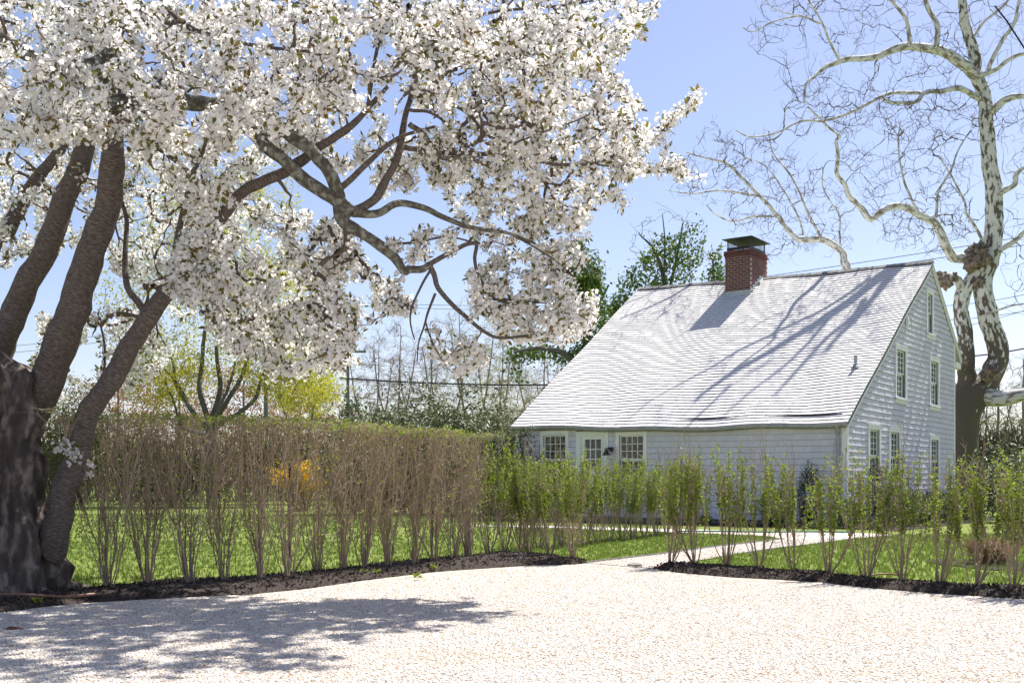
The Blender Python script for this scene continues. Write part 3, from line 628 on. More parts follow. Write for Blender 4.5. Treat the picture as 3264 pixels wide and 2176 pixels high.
# louvre box near the rake, vent pipe
ac=Acc().box(.03,.075,4.44,4.57,4.93,5.15)
for i in range(5): ac.box(.076,.088,4.455,4.555,4.95+i*.038,4.968+i*.038)
ac.build('vent_louvre','white_paint',house)
vx,vy=-.43,1.94; vz=roofz(vx,vy); ac=Acc().tube([(vx,vy,vz-.05),(vx,vy,vz+.27)],.042,14); vp=ac.build('vent_pipe','gutter_metal',house)
Acc().tube([(vx,vy,vz-.02),(vx,vy,vz+.05)],[.10,.05],14).build('flashing','lead',vp)

# chimney: mortar core and separate bricks
cx0,cx1,cy0,cy1=-5.616,-4.826,6.043,7.31; zt=7.78
ch=Acc().box(cx0+.005,cx1-.005,cy0+.005,cy1-.005,5.6,zt-.02).build('chimney','mortar',house,label='red brick chimney rising through the roof near the ridge')
bm=Acc().box(-.5,.5,-.5,.5,-.5,.5).mesh('brick','brick')
def brick(x,y,z,l,ax,h=.057,dp=.1):
    o=bpy.data.objects.new('brick',bm); COL.objects.link(o); o.parent=ch; o.location=(x,y,z); sx,sy=(l,dp) if ax==0 else (dp,l); o.scale=(sx*hr.uniform(.985,1.005),sy*hr.uniform(.985,1.005),h*hr.uniform(.95,1.03)); o.rotation_euler=(hr.normal(0,.008),hr.normal(0,.008),hr.normal(0,.012))
nc=0; z=zt-.06
while z>5.9:
    corb={0:.035,1:.035,2:.018}.get(nc,0.0); X0,X1,Y0,Y1=cx0-corb,cx1+corb,cy0-corb,cy1+corb
    off=nc%2
    def run(L0,L1):
        n=max(1,round((L1-L0)/.205)); return [(L0+(i+.5)*(L1-L0)/n,(L1-L0)/n-.011) for i in range(n)]
    # headers at corners alternate between faces
    i0,i1=(0,.1) if off else (.1,0)
    zf=roofz(cx0,cy0)
    if z>zf-.06:
        xs_=run(X0+(.105 if off else 0),X1-(.105 if off else 0))
        for c_,l_ in xs_: brick(c_,Y0+.05,z,l_,0)
        if off:
            for c_ in (X0+.05,X1-.05): brick(c_,Y0+.05,z,.095,0)
    ys_=run(Y0+.105,Y1-(0 if off else .105))
    for c_,l_ in ys_:
        if z>roofz(cx1,c_)-.08: brick(X1-.05,c_,z,l_,1)
        if z>roofz(cx0,c_)-.02: brick(X0+.05,c_,z,l_,1)
    if z>roofz(cx0,cy1)-.1:
        for c_,l_ in run(X0+.1,X1-.1): brick(c_,Y1-.05,z,l_,0)
    z-=.068; nc+=1
# lead flashing: apron and stepped side
ac=Acc(); zz=roofz(cx0,cy0); ac.hexa([(x_,y_,z_) for z_ in (zz-.09,zz+.09) for x_,y_ in ((cx0-.02,cy0-.018),(cx1+.02,cy0-.018),(cx1+.02,cy0-.004),(cx0-.02,cy0-.004))])
for side in (cx1+.003,cx0-.017):
    y_=cy0-.018
    while y_<RY+.06:
        b_=roofz(cx1,y_)-.08; ac.box(side,side+.014,y_,min(y_+.16,RY+.1),b_,max(roofz(cx1,y_),roofz(cx1,min(y_+.16,RY)))+.075); y_+=.1605
ac.build('flashing','lead',ch)
# cap
c=Acc(); mx,my=.5*(cx0+cx1),.5*(cy0+cy1); wx,wy=.36,.58
c.box(mx-wx,mx+wx,my-wy,my-wy+.02,zt+.0,zt+.08).box(mx-wx,mx+wx,my+wy-.02,my+wy,zt,zt+.08).box(mx-wx,mx-wx+.02,my-wy+.0205,my+wy-.0205,zt,zt+.08).box(mx+wx-.02,mx+wx,my-wy+.0205,my+wy-.0205,zt,zt+.08)
for sx in (-1,1):
    for sy in (-1,1): c.box(mx+sx*(wx-.02)-.012,mx+sx*(wx-.02)+.012,my+sy*(wy-.02)-.012,my+sy*(wy-.02)+.012,zt+.081,zt+.315)
cap=c.build('chimney_cap','black_metal',ch)
c=Acc()
for i in range(1,24):
    x_=mx-wx+.02+i*(2*wx-.04)/24
    for y_ in (my-wy+.01,my+wy-.01): c.box(x_-.0016,x_+.0016,y_-.0016,y_+.0016,zt+.08,zt+.31)
for i in range(1,36):
    y_=my-wy+.02+i*(2*wy-.04)/36
    for x_ in (mx-wx+.01,mx+wx-.01): c.box(x_-.0016,x_+.0016,y_-.0016,y_+.0016,zt+.08,zt+.31)
for k in range(1,6):
    z_=zt+.08+k*.04; c.box(mx-wx+.02,mx+wx-.02,my-wy+.008,my-wy+.0085+.003,z_,z_+.003); c.box(mx+wx-.012,mx+wx-.009,my-wy+.02,my+wy-.02,z_,z_+.003); c.box(mx-wx+.009,mx-wx+.012,my-wy+.02,my+wy-.02,z_,z_+.003); c.box(mx-wx+.02,mx+wx-.02,my+wy-.012,my+wy-.009,z_,z_+.003)
c.build('cap_mesh','black_metal',ch)
c=Acc(); ox,oy=.47,.70; zl=zt+.316; V=[(mx-ox,my-oy,zl),(mx+ox,my-oy,zl),(mx+ox,my+oy,zl),(mx-ox,my+oy,zl),(mx-ox,my-oy,zl+.015),(mx+ox,my-oy,zl+.015),(mx+ox,my+oy,zl+.015),(mx-ox,my+oy,zl+.015),(mx,my-oy+.47,zl+.11),(mx,my+oy-.47,zl+.11)]
c.add(V,[np.array([[3,2,1,0],[0,1,5,4],[1,2,6,5],[2,3,7,6],[3,0,4,7],[5,6,9,8],[7,4,8,9]]),np.array([[4,5,8],[6,7,9]])]); c.build('cap_lid','black_metal',ch)

# ------------------------------------------------------------ trees
def colonize(nodes, dirs, att, r, npts=6, jit=.10, droop=0.0, forward=.35, maxn=None):
    """connects attractor points to the nearest branch; returns polylines, parents, and tips weight"""
    m=len(nodes); K=len(att)*(npts-1)
    NP=np.zeros((m+K,3)); ND=np.zeros((m+K,3)); NP[:m]=nodes; ND[:m]=dirs; own=np.full(m+K,-1)
    d0=np.array([np.min(((nodes-a_)**2).sum(1)) for a_ in att]); att=att[np.argsort(d0)]
    paths=np.zeros((len(att),npts,3)); par=np.zeros(len(att),int); t=np.linspace(0,1,npts)[:,None]
    for i,a_ in enumerate(att):
        dv=NP[:m]-a_; d2=(dv*dv).sum(1); j=int(np.argmin(d2)); p0=NP[j]; L=math.sqrt(d2[j])+1e-6
        c=p0+(a_-p0)*.45+ND[j]*L*forward+r.normal(0,jit*L,3)
        pt=(1-t)**2*p0+2*t*(1-t)*c+t*t*a_
        pt[1:-1]+=r.normal(0,jit*.25*L,(npts-2,3)); pt[:,2]-=droop*L*(t[:,0]*(1-t[:,0]))
        paths[i]=pt; par[i]=own[j]
        NP[m:m+npts-1]=pt[1:]; g=unit(np.diff(pt,axis=0)); ND[m:m+npts-1]=g; own[m:m+npts-1]=i; m+=npts-1
    w=np.ones(len(att))
    for i in range(len(att)-1,-1,-1):
        if par[i]>=0: w[par[i]]+=w[i]
    return paths,par,w
def limbs(defs, ppm_f=F):
    """defs: list of (points [(x,y) in 2352-space], d0, d1, w0, w1) -> list of (pts, rad)"""
    out=[]
    for pts,d0,d1,w0,w1 in defs:
        n=len(pts); ds=np.linspace(d0,d1,n); p=np.array([Q(x,y,d) for (x,y),d in zip(pts,ds)])
        c=catmull(p,6); t=np.linspace(0,1,len(c)); dd=np.interp(t,[0,1],[d0,d1]); wd=(np.interp(t,[0,1],[w0,w1]) if np.isscalar(w0) else np.interp(t,np.linspace(0,1,len(w0)),w0))*KD
        out.append((c,wd/F*dd/2))
    return out
FL=[(0,0,0)]; 
for k in range(5):
    a_=k*2*np.pi/5
    for (r_,da,z_) in ((.36,-.52,.06),(.54,0.0,.20),(.36,.52,.06)): FL.append((r_*math.cos(a_+da),r_*math.sin(a_+da),z_))
FL5=np.array([(0,0,0)]+[(.5*math.cos(k*2*np.pi/5),.5*math.sin(k*2*np.pi/5),.14) for k in range(5)]); FL5F=np.array([[0,1+k,1+(k+1)%5] for k in range(5)])
FLV=np.array(FL); FLF=np.array([[0,1+3*k,2+3*k,3+3*k] for k in range(5)])
LFV=np.array([(0,0,0),(.22,.45,.05),(0,1,-.02),(-.22,.45,.05)]); LFF=np.array([[0,1,2,3]])
LF2=np.array([(0,0,0),(.20,.30,.06),(.18,.62,.04),(0,1,-.06),(-.18,.62,.04),(-.20,.30,.06)]); LF2F=np.array([[0,1,2,3],[0,3,4,5]])
def leaves(ac,pos,size,r,up=None,tmpl=(LFV,LFF)):
    n=len(pos)
    Rm=rand_rot(n,r) if up is None else frame_rot(up+r.normal(0,.6,(n,3)),r)
    return ac.stamp(tmpl[0],tmpl[1],pos,Rm,size*r.uniform(.7,1.3,n),r.random(n))

# --- cherry tree in bloom
cr=np.random.default_rng(77)
cherry=thing('cherry_tree','old white-blossomed cherry tree with gnarled leaning trunks beside the gravel drive','tree',(*G(-60,1905)[:2],0))
cb=np.array(cherry.location)
def loc(p): return np.asarray(p)-cb
CH=[ # points, depth start, depth end, width start, width end
 ([(20,1010),(60,950),(100,880),(150,760),(190,640),(230,520),(255,420),(262,340),(258,260),(256,180),(262,100),(290,20),(320,-80),(360,-220)],9.4,8.9,[112,92,78,72,66,60,56,50,46,42,38,30,22,14],0),      #0 A
 ([(-60,1000),(-25,870),(20,760),(60,660),(110,560),(150,450),(190,350),(215,280),(240,200),(250,110),(240,0),(225,-150)],9.9,9.9,[80,66,60,57,54,50,45,40,34,28,22,14],0),                                  #1 B
 ([(-110,800),(-30,590),(20,520),(65,440),(105,385),(150,330),(200,250),(230,180)],10.2,10.6,46,12),                                                                   #2 C
 ([(110,1270),(135,1190),(148,1122),(184,1030),(206,956),(235,901),(272,850),(310,780),(350,710),(400,650),(440,605),(485,550),(544,452),(600,420),(662,390),(735,338),(800,295),(846,250),(890,200)],9.2,9.0,[70,62,58,54,50,48,46,44,42,38,34,30,26,26,25,21,17,13,8],0), #3 D
 ([(262,890),(285,850),(312,800),(349,745),(382,690),(410,640)],9.25,9.4,24,15),                                                                                 #4
 ([(331,718),(301,671),(290,638),(287,580),(290,506),(270,440),(255,400)],9.2,9.6,17,7),                                                                        #5
 ([(400,650),(406,600),(404,560),(423,470),(437,404),(397,364),(360,340)],9.2,9.3,19,8),                                                                         #6
 ([(437,404),(452,382),(470,340),(480,280)],9.3,9.2,12,6),
 ([(258,240),(330,222),(420,232),(500,243),(570,256),(625,276),(680,320),(720,353),(754,397),(768,430),(772,450)],8.9,8.9,36,27),                                #8 F
 ([(500,243),(560,290),(618,342),(660,372),(699,408),(765,460),(809,489)],8.9,8.9,29,32),                                                                      #9 G
 ([(775,440),(785,500),(827,532),(865,561),(901,590),(926,622),(939,618),(972,616),(988,606)],8.9,9.1,32,13),                                                   #10
 ([(988,606),(1042,577),(1075,561),(1094,562),(1091,593),(1097,625),(1116,664),(1139,687),(1180,700)],9.1,9.3,12,5),
 ([(985,608),(997,632),(1007,664),(1042,703),(1075,732),(1107,757),(1145,775),(1197,773),(1235,767),(1290,752)],9.1,9.4,14,4),
 ([(988,622),(968,658),(946,706),(943,741),(952,780)],9.1,9.0,7,3),
 ([(1000,674),(984,715),(975,748),(962,786),(958,830)],9.1,9.1,7,3),
 ([(978,741),(991,783),(1010,818),(1029,847)],9.1,9.1,5,2),
 ([(809,489),(830,480),(866,452),(899,390),(918,338),(932,265),(943,221),(951,176),(985,110),(1040,60)],8.9,9.3,24,7),                                          #16 H
 ([(768,440),(793,423),(840,375),(885,335),(930,310),(1000,290)],8.9,9.1,17,6),
 ([(809,489),(866,490),(914,466),(969,474),(1013,496),(1068,518),(1123,529),(1171,537),(1230,560)],8.9,9.3,20,5),
 ([(918,338),(960,343),(1040,350),(1101,353),(1160,358),(1234,368),(1282,377),(1366,375),(1418,353),(1454,331),(1513,305),(1545,275),(1580,238)],9.1,9.7,13,2.5),    #19 K
 ([(1282,377),(1340,378),(1381,379),(1432,386),(1491,384),(1572,394)],9.5,9.7,6,2),
 ([(940,285),(969,305),(995,338),(1017,364),(1057,364),(1110,372)],9.0,9.2,13,7),
 ([(935,250),(951,254),(984,257),(1020,279),(1050,316),(1090,350)],9.0,8.8,9,4),
 ([(945,215),(991,210),(1032,235),(1079,264),(1123,312),(1180,330)],9.1,9.4,11,5),
 ([(1079,264),(1140,262),(1201,276),(1234,323),(1282,368)],9.3,9.5,7,5),
 ([(1180,330),(1260,300),(1340,270),(1400,225),(1435,190)],9.4,9.7,5,2),
 ([(256,130),(254,121),(220,143),(165,151),(92,132),(33,107),(-30,70)],8.9,8.5,30,34),                                                                         #26 Q
 ([(1040,60),(1120,30),(1220,20),(1320,10),(1420,-10),(1500,-20)],9.3,9.7,8,3),
 ([(985,110),(1060,130),(1150,140),(1250,120),(1340,100),(1400,75)],9.2,9.6,7,3),
 ([(1171,537),(1240,575),(1290,610),(1330,650)],9.3,9.6,5,2),
 ([(1139,687),(1200,690),(1270,700),(1340,720)],9.3,9.6,5,2),
 ([(865,561),(900,560),(960,555),(1030,545),(1100,560)],9.0,9.3,8,4),
 ([(320,-80),(450,-160),(620,-200),(800,-220),(980,-200)],9.0,9.4,22,10),
 ([(846,250),(860,150),(880,50),(900,-60),(920,-160)],9.0,9.2,10,5),
 ([(262,60),(330,40),(420,60),(520,90),(620,110),(720,120)],8.9,8.3,16,6),
 ([(240,0),(150,20),(60,10),(-40,0)],9.9,9.7,12,5),
 ([(500,243),(530,215),(560,198),(600,192)],8.9,8.6,22,12),
 ([(206,956),(235,880),(240,800),(225,720)],9.3,10.2,8,4),
]
LM=limbs(CH); nodes=[]; dirs=[]
mossy=Acc(); barky=Acc()
for i,(p,r_) in enumerate(LM):
    tgt=mossy if i in (8,9,10,26,18,21) else barky
    sides=20 if r_.max()>.06 else (10 if r_.max()>.02 else 6)
    w_=p.copy()
    for k in range(1,len(w_)): w_[k]+=np.array([fbm(w_[k]+i,2.2),fbm(w_[k]+i+9,2.2),fbm(w_[k]+i+20,2.2)])*min(.03,r_[k]*.5)
    tgt.tube([loc(q) for q in w_],r_,sides,True,.16 if r_.max()>.04 else 0,6.0,None,i*.37)
    nodes.append(w_); dirs.append(unit(np.gradient(w_,axis=0)))
barky.build('limbs','cherry_bark',cherry,smooth=True); mossy.build('lichen_limbs','lichen_bark',cherry,smooth=True,label='limbs crusted with grey-green lichen')
# gnarled trunk: wide fluted base with burls
def gnarl(base, top, r0, waist, r1, nring=60, ns=72, seed=0.0, flare=.35):
    base=np.array(base); top=np.array(top); V=[]; 
    for i in range(nring):
        t=i/(nring-1); c=base*(1-t)+top*t; c[2]=base[2]+(top[2]-base[2])*t
        rr=np.interp(t,[0,.12,.35,.6,.82,.93,1],[r0*(1+flare*.35),r0,waist*1.08,waist,r1,r1*.72,r1*.08])
        for j in range(ns):
            an_=j*2*np.pi/ns; d=np.array([math.cos(an_),math.sin(an_),0])
            q=c+d*rr
            flu=.10*math.sin(5*an_+seed+1.6*t*2+fbm((q[0],q[1],q[2]),1.2))*max(.25,1-t*1.1)+.07*math.sin(9*an_+2*seed-2*t)
            ridge=abs(fbm((math.cos(an_)*2.3+seed,math.sin(an_)*2.3,c[2]*1.3),2.6,4))
            lum=fbm((q[0]+seed,q[1],q[2]*.9),2.4,4); fine=fbm((q[0]*1.0,q[1]+seed,q[2]*.6),9.0,3)
            V.append(c+d*rr*(1+flu+.22*lum-.16*ridge+.06*fine)+np.array([0,0,.03*lum]))
    I=np.arange(nring*ns).reshape(nring,ns); q=np.stack([I[:-1],np.roll(I[:-1],-1,1),np.roll(I[1:],-1,1),I[1:]],-1).reshape(-1,4)
    return np.array(V),q
ac=Acc(); b0=G(-60,1905)
V,q=gnarl((b0[0]-.10,b0[1]+.15,-.08),(b0[0]+.0,b0[1]+.15,2.10),.60,.44,.46); ac.add(V-cb,q)
V,q=gnarl((b0[0]+.30,b0[1]-.05,-.06),(b0[0]+.22,b0[1]+.0,.95),.30,.24,.12,40,48,2.2); ac.add(V-cb,q)
V,q=gnarl((b0[0]-.42,b0[1]-.10,1.3),(b0[0]-.1,b0[1]-.0,2.25),.25,.34,.14,36,48,4.4,0); ac.add(V-cb,q)
ac.build('trunk','gnarled_bark',cherry,smooth=True)
# roots lying on the soil
ac=Acc()
for (x0,y0),(x1,y1) in (((120,1890),(330,1893)),((60,1900),(240,1925)),((150,1885),(300,1870))):
    p=catmull([G(x0,y0)+[0,0,.06],(G(x0,y0)+G(x1,y1))/2+[0,0,.03],G(x1,y1)+[0,0,-.03]],6); ac.tube(p-cb,np.linspace(.09,.03,len(p)),12,True,.3,8)
ac.build('root','gnarled_bark',cherry,smooth=True)
nodes=np.vstack(nodes); dirs=np.vstack(dirs)
REG=[ # polygon in 2352-space, count, near, far
 ([(-120,-420),(1250,-420),(1480,-120),(1515,0),(1470,45),(1480,70),(1400,115),(1390,150),(1330,160),(900,120),(-120,120)],1150,7.4,11.4),
 ([(-60,0),(900,0),(1360,60),(1390,150),(1445,200),(1300,270),(1000,250),(840,240),(620,320),(480,330),(200,330),(-60,340)],2150,7.3,11.5),
 ([(900,60),(1500,0),(1460,60),(1400,120),(1395,160),(1440,190),(1470,255),(1420,300),(1200,300),(960,260)],420,8.6,10.6),
 ([(-60,330),(480,330),(640,345),(560,420),(640,470),(800,520),(830,650),(845,760),(830,830),(760,860),(640,880),(540,820),(420,720),(300,640),(200,560),(-60,640)],1250,9.7,12.6),
 ([(300,330),(620,330),(560,470),(460,560),(400,420)],150,8.3,9.2),
 ([(380,560),(500,520),(540,600),(470,700),(390,680)],90,8.3,8.95),
 ([(560,300),(860,250),(900,330),(800,420),(720,330),(620,360)],160,9.3,11.0),
 ([(300,200),(620,200),(600,300),(300,320)],130,7.6,8.7),
 ([(60,150),(280,150),(250,330),(60,330)],100,7.8,8.7),
 ([(430,600),(560,560),(800,640),(840,800),(640,860),(500,780)],250,8.6,10.4),
 ([(960,300),(1440,250),(1500,300),(1470,400),(1400,440),(1330,470),(1240,480),(1120,440),(980,400)],480,8.8,10.6),
 ([(1240,480),(1420,440),(1330,525),(1260,520)],40,9.2,10.2),
 ([(1020,420),(1240,470),(1290,570),(1335,645),(1200,640),(1060,540)],230,9.0,10.4),
 ([(1090,600),(1300,590),(1365,660),(1368,755),(1290,790),(1160,780),(1080,690)],290,9.0,10.2),
 ([(950,745),(1090,760),(1110,840),(1040,860),(980,800)],32,9.0,9.6),
 ([(640,480),(800,560),(930,660),(960,720),(880,720),(820,640),(660,600)],150,9.0,10.6),
 ([(780,300),(960,320),(1060,420),(900,440),(800,400)],150,9.2,10.8),
 ([(820,560),(1010,520),(1080,560),(960,600),(860,600)],34,8.9,9.8),
 ([(100,700),(330,700),(420,800),(330,900),(180,930),(60,900)],150,9.9,12.0),
 ([(130,1010),(230,980),(240,1080),(150,1120),(100,1060)],16,8.95,9.3),
]
att=[]
for poly,n,dn,df in REG:
    q=sample_poly(poly,n,cr); d=cr.uniform(dn,df,n)
    # clumpy: drop points in open pockets
    nz=np.array([fbm((x/130,y/130,z/1.2),1.0,3) for (x,y),z in zip(q,d)]); k=nz>-.15
    q,d=q[k],d[k]; att.append(np.stack([(q[:,0]*KD-1632)/F*d,d,H+(YH-q[:,1]*KD)/F*d],-1))
# sprays that trace the long tips against the sky
for (x0,y0,x1,y1,n) in ((1500,300,1596,226,16),(1440,350,1520,300,14),(1490,388,1588,388,14),(1390,375,1490,384,12),(1400,110,1480,60,12),(1440,60,1512,5,12),(1340,655,1366,740,10),(1300,560,1340,600,6),(1390,440,1425,455,6),(1520,320,1545,360,5),(1440,230,1475,262,8),(1400,400,1440,390,6),(1310,510,1345,525,5),(1080,790,1105,840,5)):
    t=cr.random(n); q=np.stack([x0+(x1-x0)*t,y0+(y1-y0)*t],-1)+cr.normal(0,10,(n,2)); d=cr.uniform(9.45,9.9,n); att.append(np.stack([(q[:,0]*KD-1632)/F*d,d,H+(YH-q[:,1]*KD)/F*d],-1))
att=np.vstack(att)
paths,par,wt=colonize(nodes,dirs,att,cr,7,.11,.08)
rt=.0036; rb=rt*wt**.45; rtip=np.full(len(wt),rt*.8)
Rd=np.linspace(1,0,7)[None,:]*(rb-rtip)[:,None]+rtip[:,None]
thick=rb>.011
Acc().batch(paths[thick]-cb,Rd[thick],6,cr.random(thick.sum())).batch(paths[~thick]-cb,Rd[~thick],3,cr.random((~thick).sum())).build('twigs','twig_bark',cherry,kind='stuff')
# blossom clusters along the outer part of each twig
ln=np.linalg.norm(np.diff(paths,axis=1),axis=2).sum(1)
pos=[];tang=[]
for i in range(len(paths)):
    n=max(3,int(min(ln[i],.8)/.048)); s_=1-cr.random(n)**1.3*min(1,.75/max(ln[i],.3)); f_=s_*6; k=np.minimum(f_.astype(int),5); u_=(f_-k)[:,None]
    if wt[i]>10: s_=s_[:1]; k=k[:1]; u_=u_[:1]
    pos.append(paths[i][k]*(1-u_)+paths[i][k+1]*u_); tang.append(paths[i][k+1]-paths[i][k])
pos=np.vstack(pos); tang=unit(np.vstack(tang)); nC=len(pos)
nf=8; cp=np.repeat(pos,nf,0); od=unit(cr.normal(size=(nC*nf,3))+np.array([0,0,-.12])); rad_=cr.uniform(.018,.078,(nC*nf,1))
fp=cp+od*rad_; fd=od+cr.normal(0,.35,od.shape)
csh=np.repeat(cr.random(nC),nf)*.5+cr.random(nC*nf)*.5
near=cr.random(len(fp))<.05; Rf=frame_rot(fd,cr); sz=cr.uniform(.028,.044,len(fp))
Acc().stamp(FLV,FLF,fp[near]-cb,Rf[near],sz[near],csh[near]).stamp(FL5,FL5F,fp[~near]-cb,Rf[~near],sz[~near],csh[~near]).build('blossoms','petal',cherry,kind='stuff')
nl=3; lp=np.repeat(pos,nl,0); k=cr.random(len(lp))<.5; lp=lp[k]; od=unit(cr.normal(size=lp.shape)); lp=lp+od*.03
z=unit(np.cross(od,cr.normal(size=od.shape))); y=od; x=np.cross(y,z)
Acc().stamp(LF2,LF2F,lp-cb,np.stack([x,y,z],-1),cr.uniform(.035,.075,len(lp)),cr.random(len(lp))).build('leaves','cherry_leaf',cherry,kind='stuff')
import sys; print('cherry',len(att),nC,nC*nf*6,file=sys.stderr)

# --- sycamore behind the house
sr=np.random.default_rng(31)
syc=thing('sycamore_tree','tall bare sycamore with mottled white and brown bark behind the house gable','tree',(*P(2152*KD,1179*KD,34.5)[:2],0)); sb=np.array(syc.location)
SY=[
 ([(2150,1195),(2168,1100),(2190,1020),(2212,955),(2234,905),(2262,872),(2284,830),(2283,770),(2264,700),(2262,640),(2278,580),(2282,500),(2275,400),(2268,300),(2262,220),(2245,170),(2230,100),(2215,30),(2205,-60),(2190,-180)],34.5,34,[96,94,90,84,72,54,48,46,44,43,42,40,36,33,31,27,24,20,16,10],0),
 ([(2152,1188),(2172,1080),(2205,960),(2222,890),(2222,840),(2215,780),(2206,715),(2213,665),(2239,634),(2264,612)],34.5,34.2,[40,44,46,44,40,36,34,34,32,30],0),
 ([(2211,668),(2200,645),(2185,638),(2165,645)],34.2,34.0,20,18),
 ([(2261,584),(2226,588),(2193,594),(2181,584),(2168,562),(2149,515),(2112,493),(2076,474),(2039,478),(1998,502),(1976,478),(1950,452),(1940,423),(1921,397),(1925,360),(1921,324),(1928,313),(1899,287),(1855,245)],34.2,31.5,25,4),
 ([(2250,222),(2225,208),(2200,200),(2160,210),(2120,217),(2101,233),(2039,233),(2024,224)],34,32,15,6),
 ([(2120,217),(2060,212),(2020,224),(1965,254),(1892,279),(1840,279),(1781,305),(1723,314),(1690,300)],33,31.5,9,2.5),
 ([(2246,175),(2208,147),(2167,118),(2112,107),(2061,114),(2002,132),(1940,140),(1899,154),(1873,176),(1851,195),(1845,240)],34,31.5,26,4),
 ([(2090,107),(2083,55),(2061,18),(2035,-10),(2000,-60)],33,32.5,10,5),
 ([(2149,112),(2149,55),(2134,18),(2120,-50),(2110,-140)],33,33,14,8),
 ([(1928,140),(1903,85),(1884,44),(1855,-5),(1830,-60)],32,31.5,7,3),
 ([(1884,55),(1837,37),(1781,48),(1730,73),(1704,62)],32,31.5,5,2),
 ([(1837,37),(1780,20),(1750,-10)],32,31.5,3,2),
 ([(2278,258),(2311,230),(2352,224),(2420,240),(2500,230)],34,33,18,8),
 ([(2245,175),(2289,158),(2329,129),(2400,115)],34,34,14,7),
 ([(2270,160),(2303,92),(2329,55),(2340,0),(2350,-80)],34,33.5,11,5),
 ([(2235,85),(2263,44),(2310,7),(2340,-40)],34,34,8,4),
 ([(2291,443),(2329,426),(2333,404),(2352,386),(2420,350)],34,33.6,15,6),
 ([(2292,575),(2333,551),(2360,530),(2430,510)],34,33.6,14,6),
 ([(2240,905),(2281,912),(2322,912),(2352,904),(2440,880),(2560,840)],34.4,32.5,44,20),
 ([(2230,950),(2150,830),(2030,720),(1960,660),(1945,612),(1928,574),(1884,548),(1837,548),(1818,533),(1789,496),(1745,449),(1678,382),(1634,368),(1575,350)],34.6,36,26,3),
 ([(1752,452),(1653,437),(1598,445),(1528,436)],36,36,6,2),
 ([(1884,545),(1862,500),(1840,449),(1811,397),(1774,349),(1765,300)],36,36,7,2.5),
 ([(1844,540),(1830,490),(1803,441),(1759,382),(1708,360)],36,36,5,2),
 ([(1792,496),(1745,496),(1686,507),(1645,493),(1620,470)],36,36,6,2),
 ([(2112,493),(2092,450),(2075,404),(2064,331),(2070,280)],33,33,7,3),
 ([(2149,500),(2150,487),(2156,441),(2186,390),(2200,349),(2230,301)],33.5,33.5,8,3),
 ([(2263,560),(2240,520),(2219,489),(2215,460),(2186,404),(2156,360)],34,33.5,8,3),
 ([(1930,574),(1930,530),(1928,496),(1892,434),(1890,390)],36,36,5,2.5),
 ([(2265,720),(2330,700),(2400,690)],34,33,6,3),
]
LM=limbs(SY); ns_=[]; nd_=[]; ac=Acc(); lo=Acc()
for i,(p,r_) in enumerate(LM):
    w_=p.copy()
    for k in range(1,len(w_)): w_[k]+=np.array([fbm(w_[k]+i,.8),0,fbm(w_[k]+i+20,.8)])*min(.12,r_[k]*.6+.02)
    if i==1: lo.tube(w_-sb,r_,18,True,.14,2.5,None,.4)
    elif i==0:
        lo.tube(w_-sb,r_*np.interp(np.arange(len(r_)),[0,8,20],[1.15,1.03,1]),22,True,.13,2.5,None,0.)
    else: ac.tube(w_-sb,r_,16 if r_.max()>.1 else 7,True,.14 if r_.max()>.08 else .05,2.5,None,i*1.7)
    ns_.append(w_); nd_.append(unit(np.gradient(w_,axis=0)))
lo.build('trunk','sycamore_trunk',syc,smooth=True); ac.build('limbs','sycamore_bark',syc,smooth=True)
ac=Acc()
for (x,y,rr,d) in ((2246,588,30,34.0),(2232,600,20,33.9),(2165,645,20,34.0),(2185,638,13,34.1),(2250,648,14,34),(2275,858,20,33.9),(2232,610,18,34.1),(2212,838,13,33.8)):
    rad=rr*KD/F*d; u_,v_=np.meshgrid(np.linspace(0,np.pi,22),np.linspace(0,2*np.pi,30,endpoint=False),indexing='ij'); c_=Q(x,y,d)
    pts=np.stack([np.sin(u_)*np.cos(v_),np.sin(u_)*np.sin(v_),np.cos(u_)],-1).reshape(-1,3); pts=np.array([c_+q_*rad*(.85+.75*fbm(c_+q_*rad,5.0,4)) for q_ in pts]); I=np.arange(22*30).reshape(22,30)
    ac.add(pts-sb,np.stack([I[:-1],np.roll(I[:-1],-1,1),np.roll(I[1:],-1,1),I[1:]],-1).reshape(-1,4)[:,::-1])
ac.build('burl','burl',syc,smooth=True)
# short limb to the burl on the left
att=[]
for poly,n,dn,df in [([(1720,0),(2360,-60),(2360,330),(2100,330),(1850,250),(1700,90)],760,31,36),([(1830,180),(2240,260),(2230,560),(2030,560),(1990,480),(1900,330),(1780,300)],640,31,36),([(1530,430),(1600,330),(1720,300),(1800,330),(1950,430),(1960,570),(1900,600),(1700,520)],470,34,37.5),([(1580,345),(1600,290),(1660,270),(1690,330),(1760,300),(1800,380),(1700,400)],60,35,37),([(2280,300),(2420,200),(2420,800),(2300,720)],160,32,36),([(1650,480),(1800,500),(1850,620),(1700,600)],60,35,37),([(1700,0),(2450,0),(2450,-350),(1800,-350)],240,31,36),([(2040,480),(2260,500),(2200,600),(2060,590)],60,33,36)]:
    q=sample_poly(poly,n,sr); d=sr.uniform(dn,df,n); att.append(np.stack([(q[:,0]*KD-1632)/F*d,d,H+(YH-q[:,1]*KD)/F*d],-1))
att=np.vstack(att); paths,par,wt=colonize(np.vstack(ns_),np.vstack(nd_),att,sr,7,.075,-.08,.28)
rt=.0058; rb=rt*wt**.46; Rd=np.linspace(1,0,7)[None,:]*(rb-rt*.7)[:,None]+rt*.7
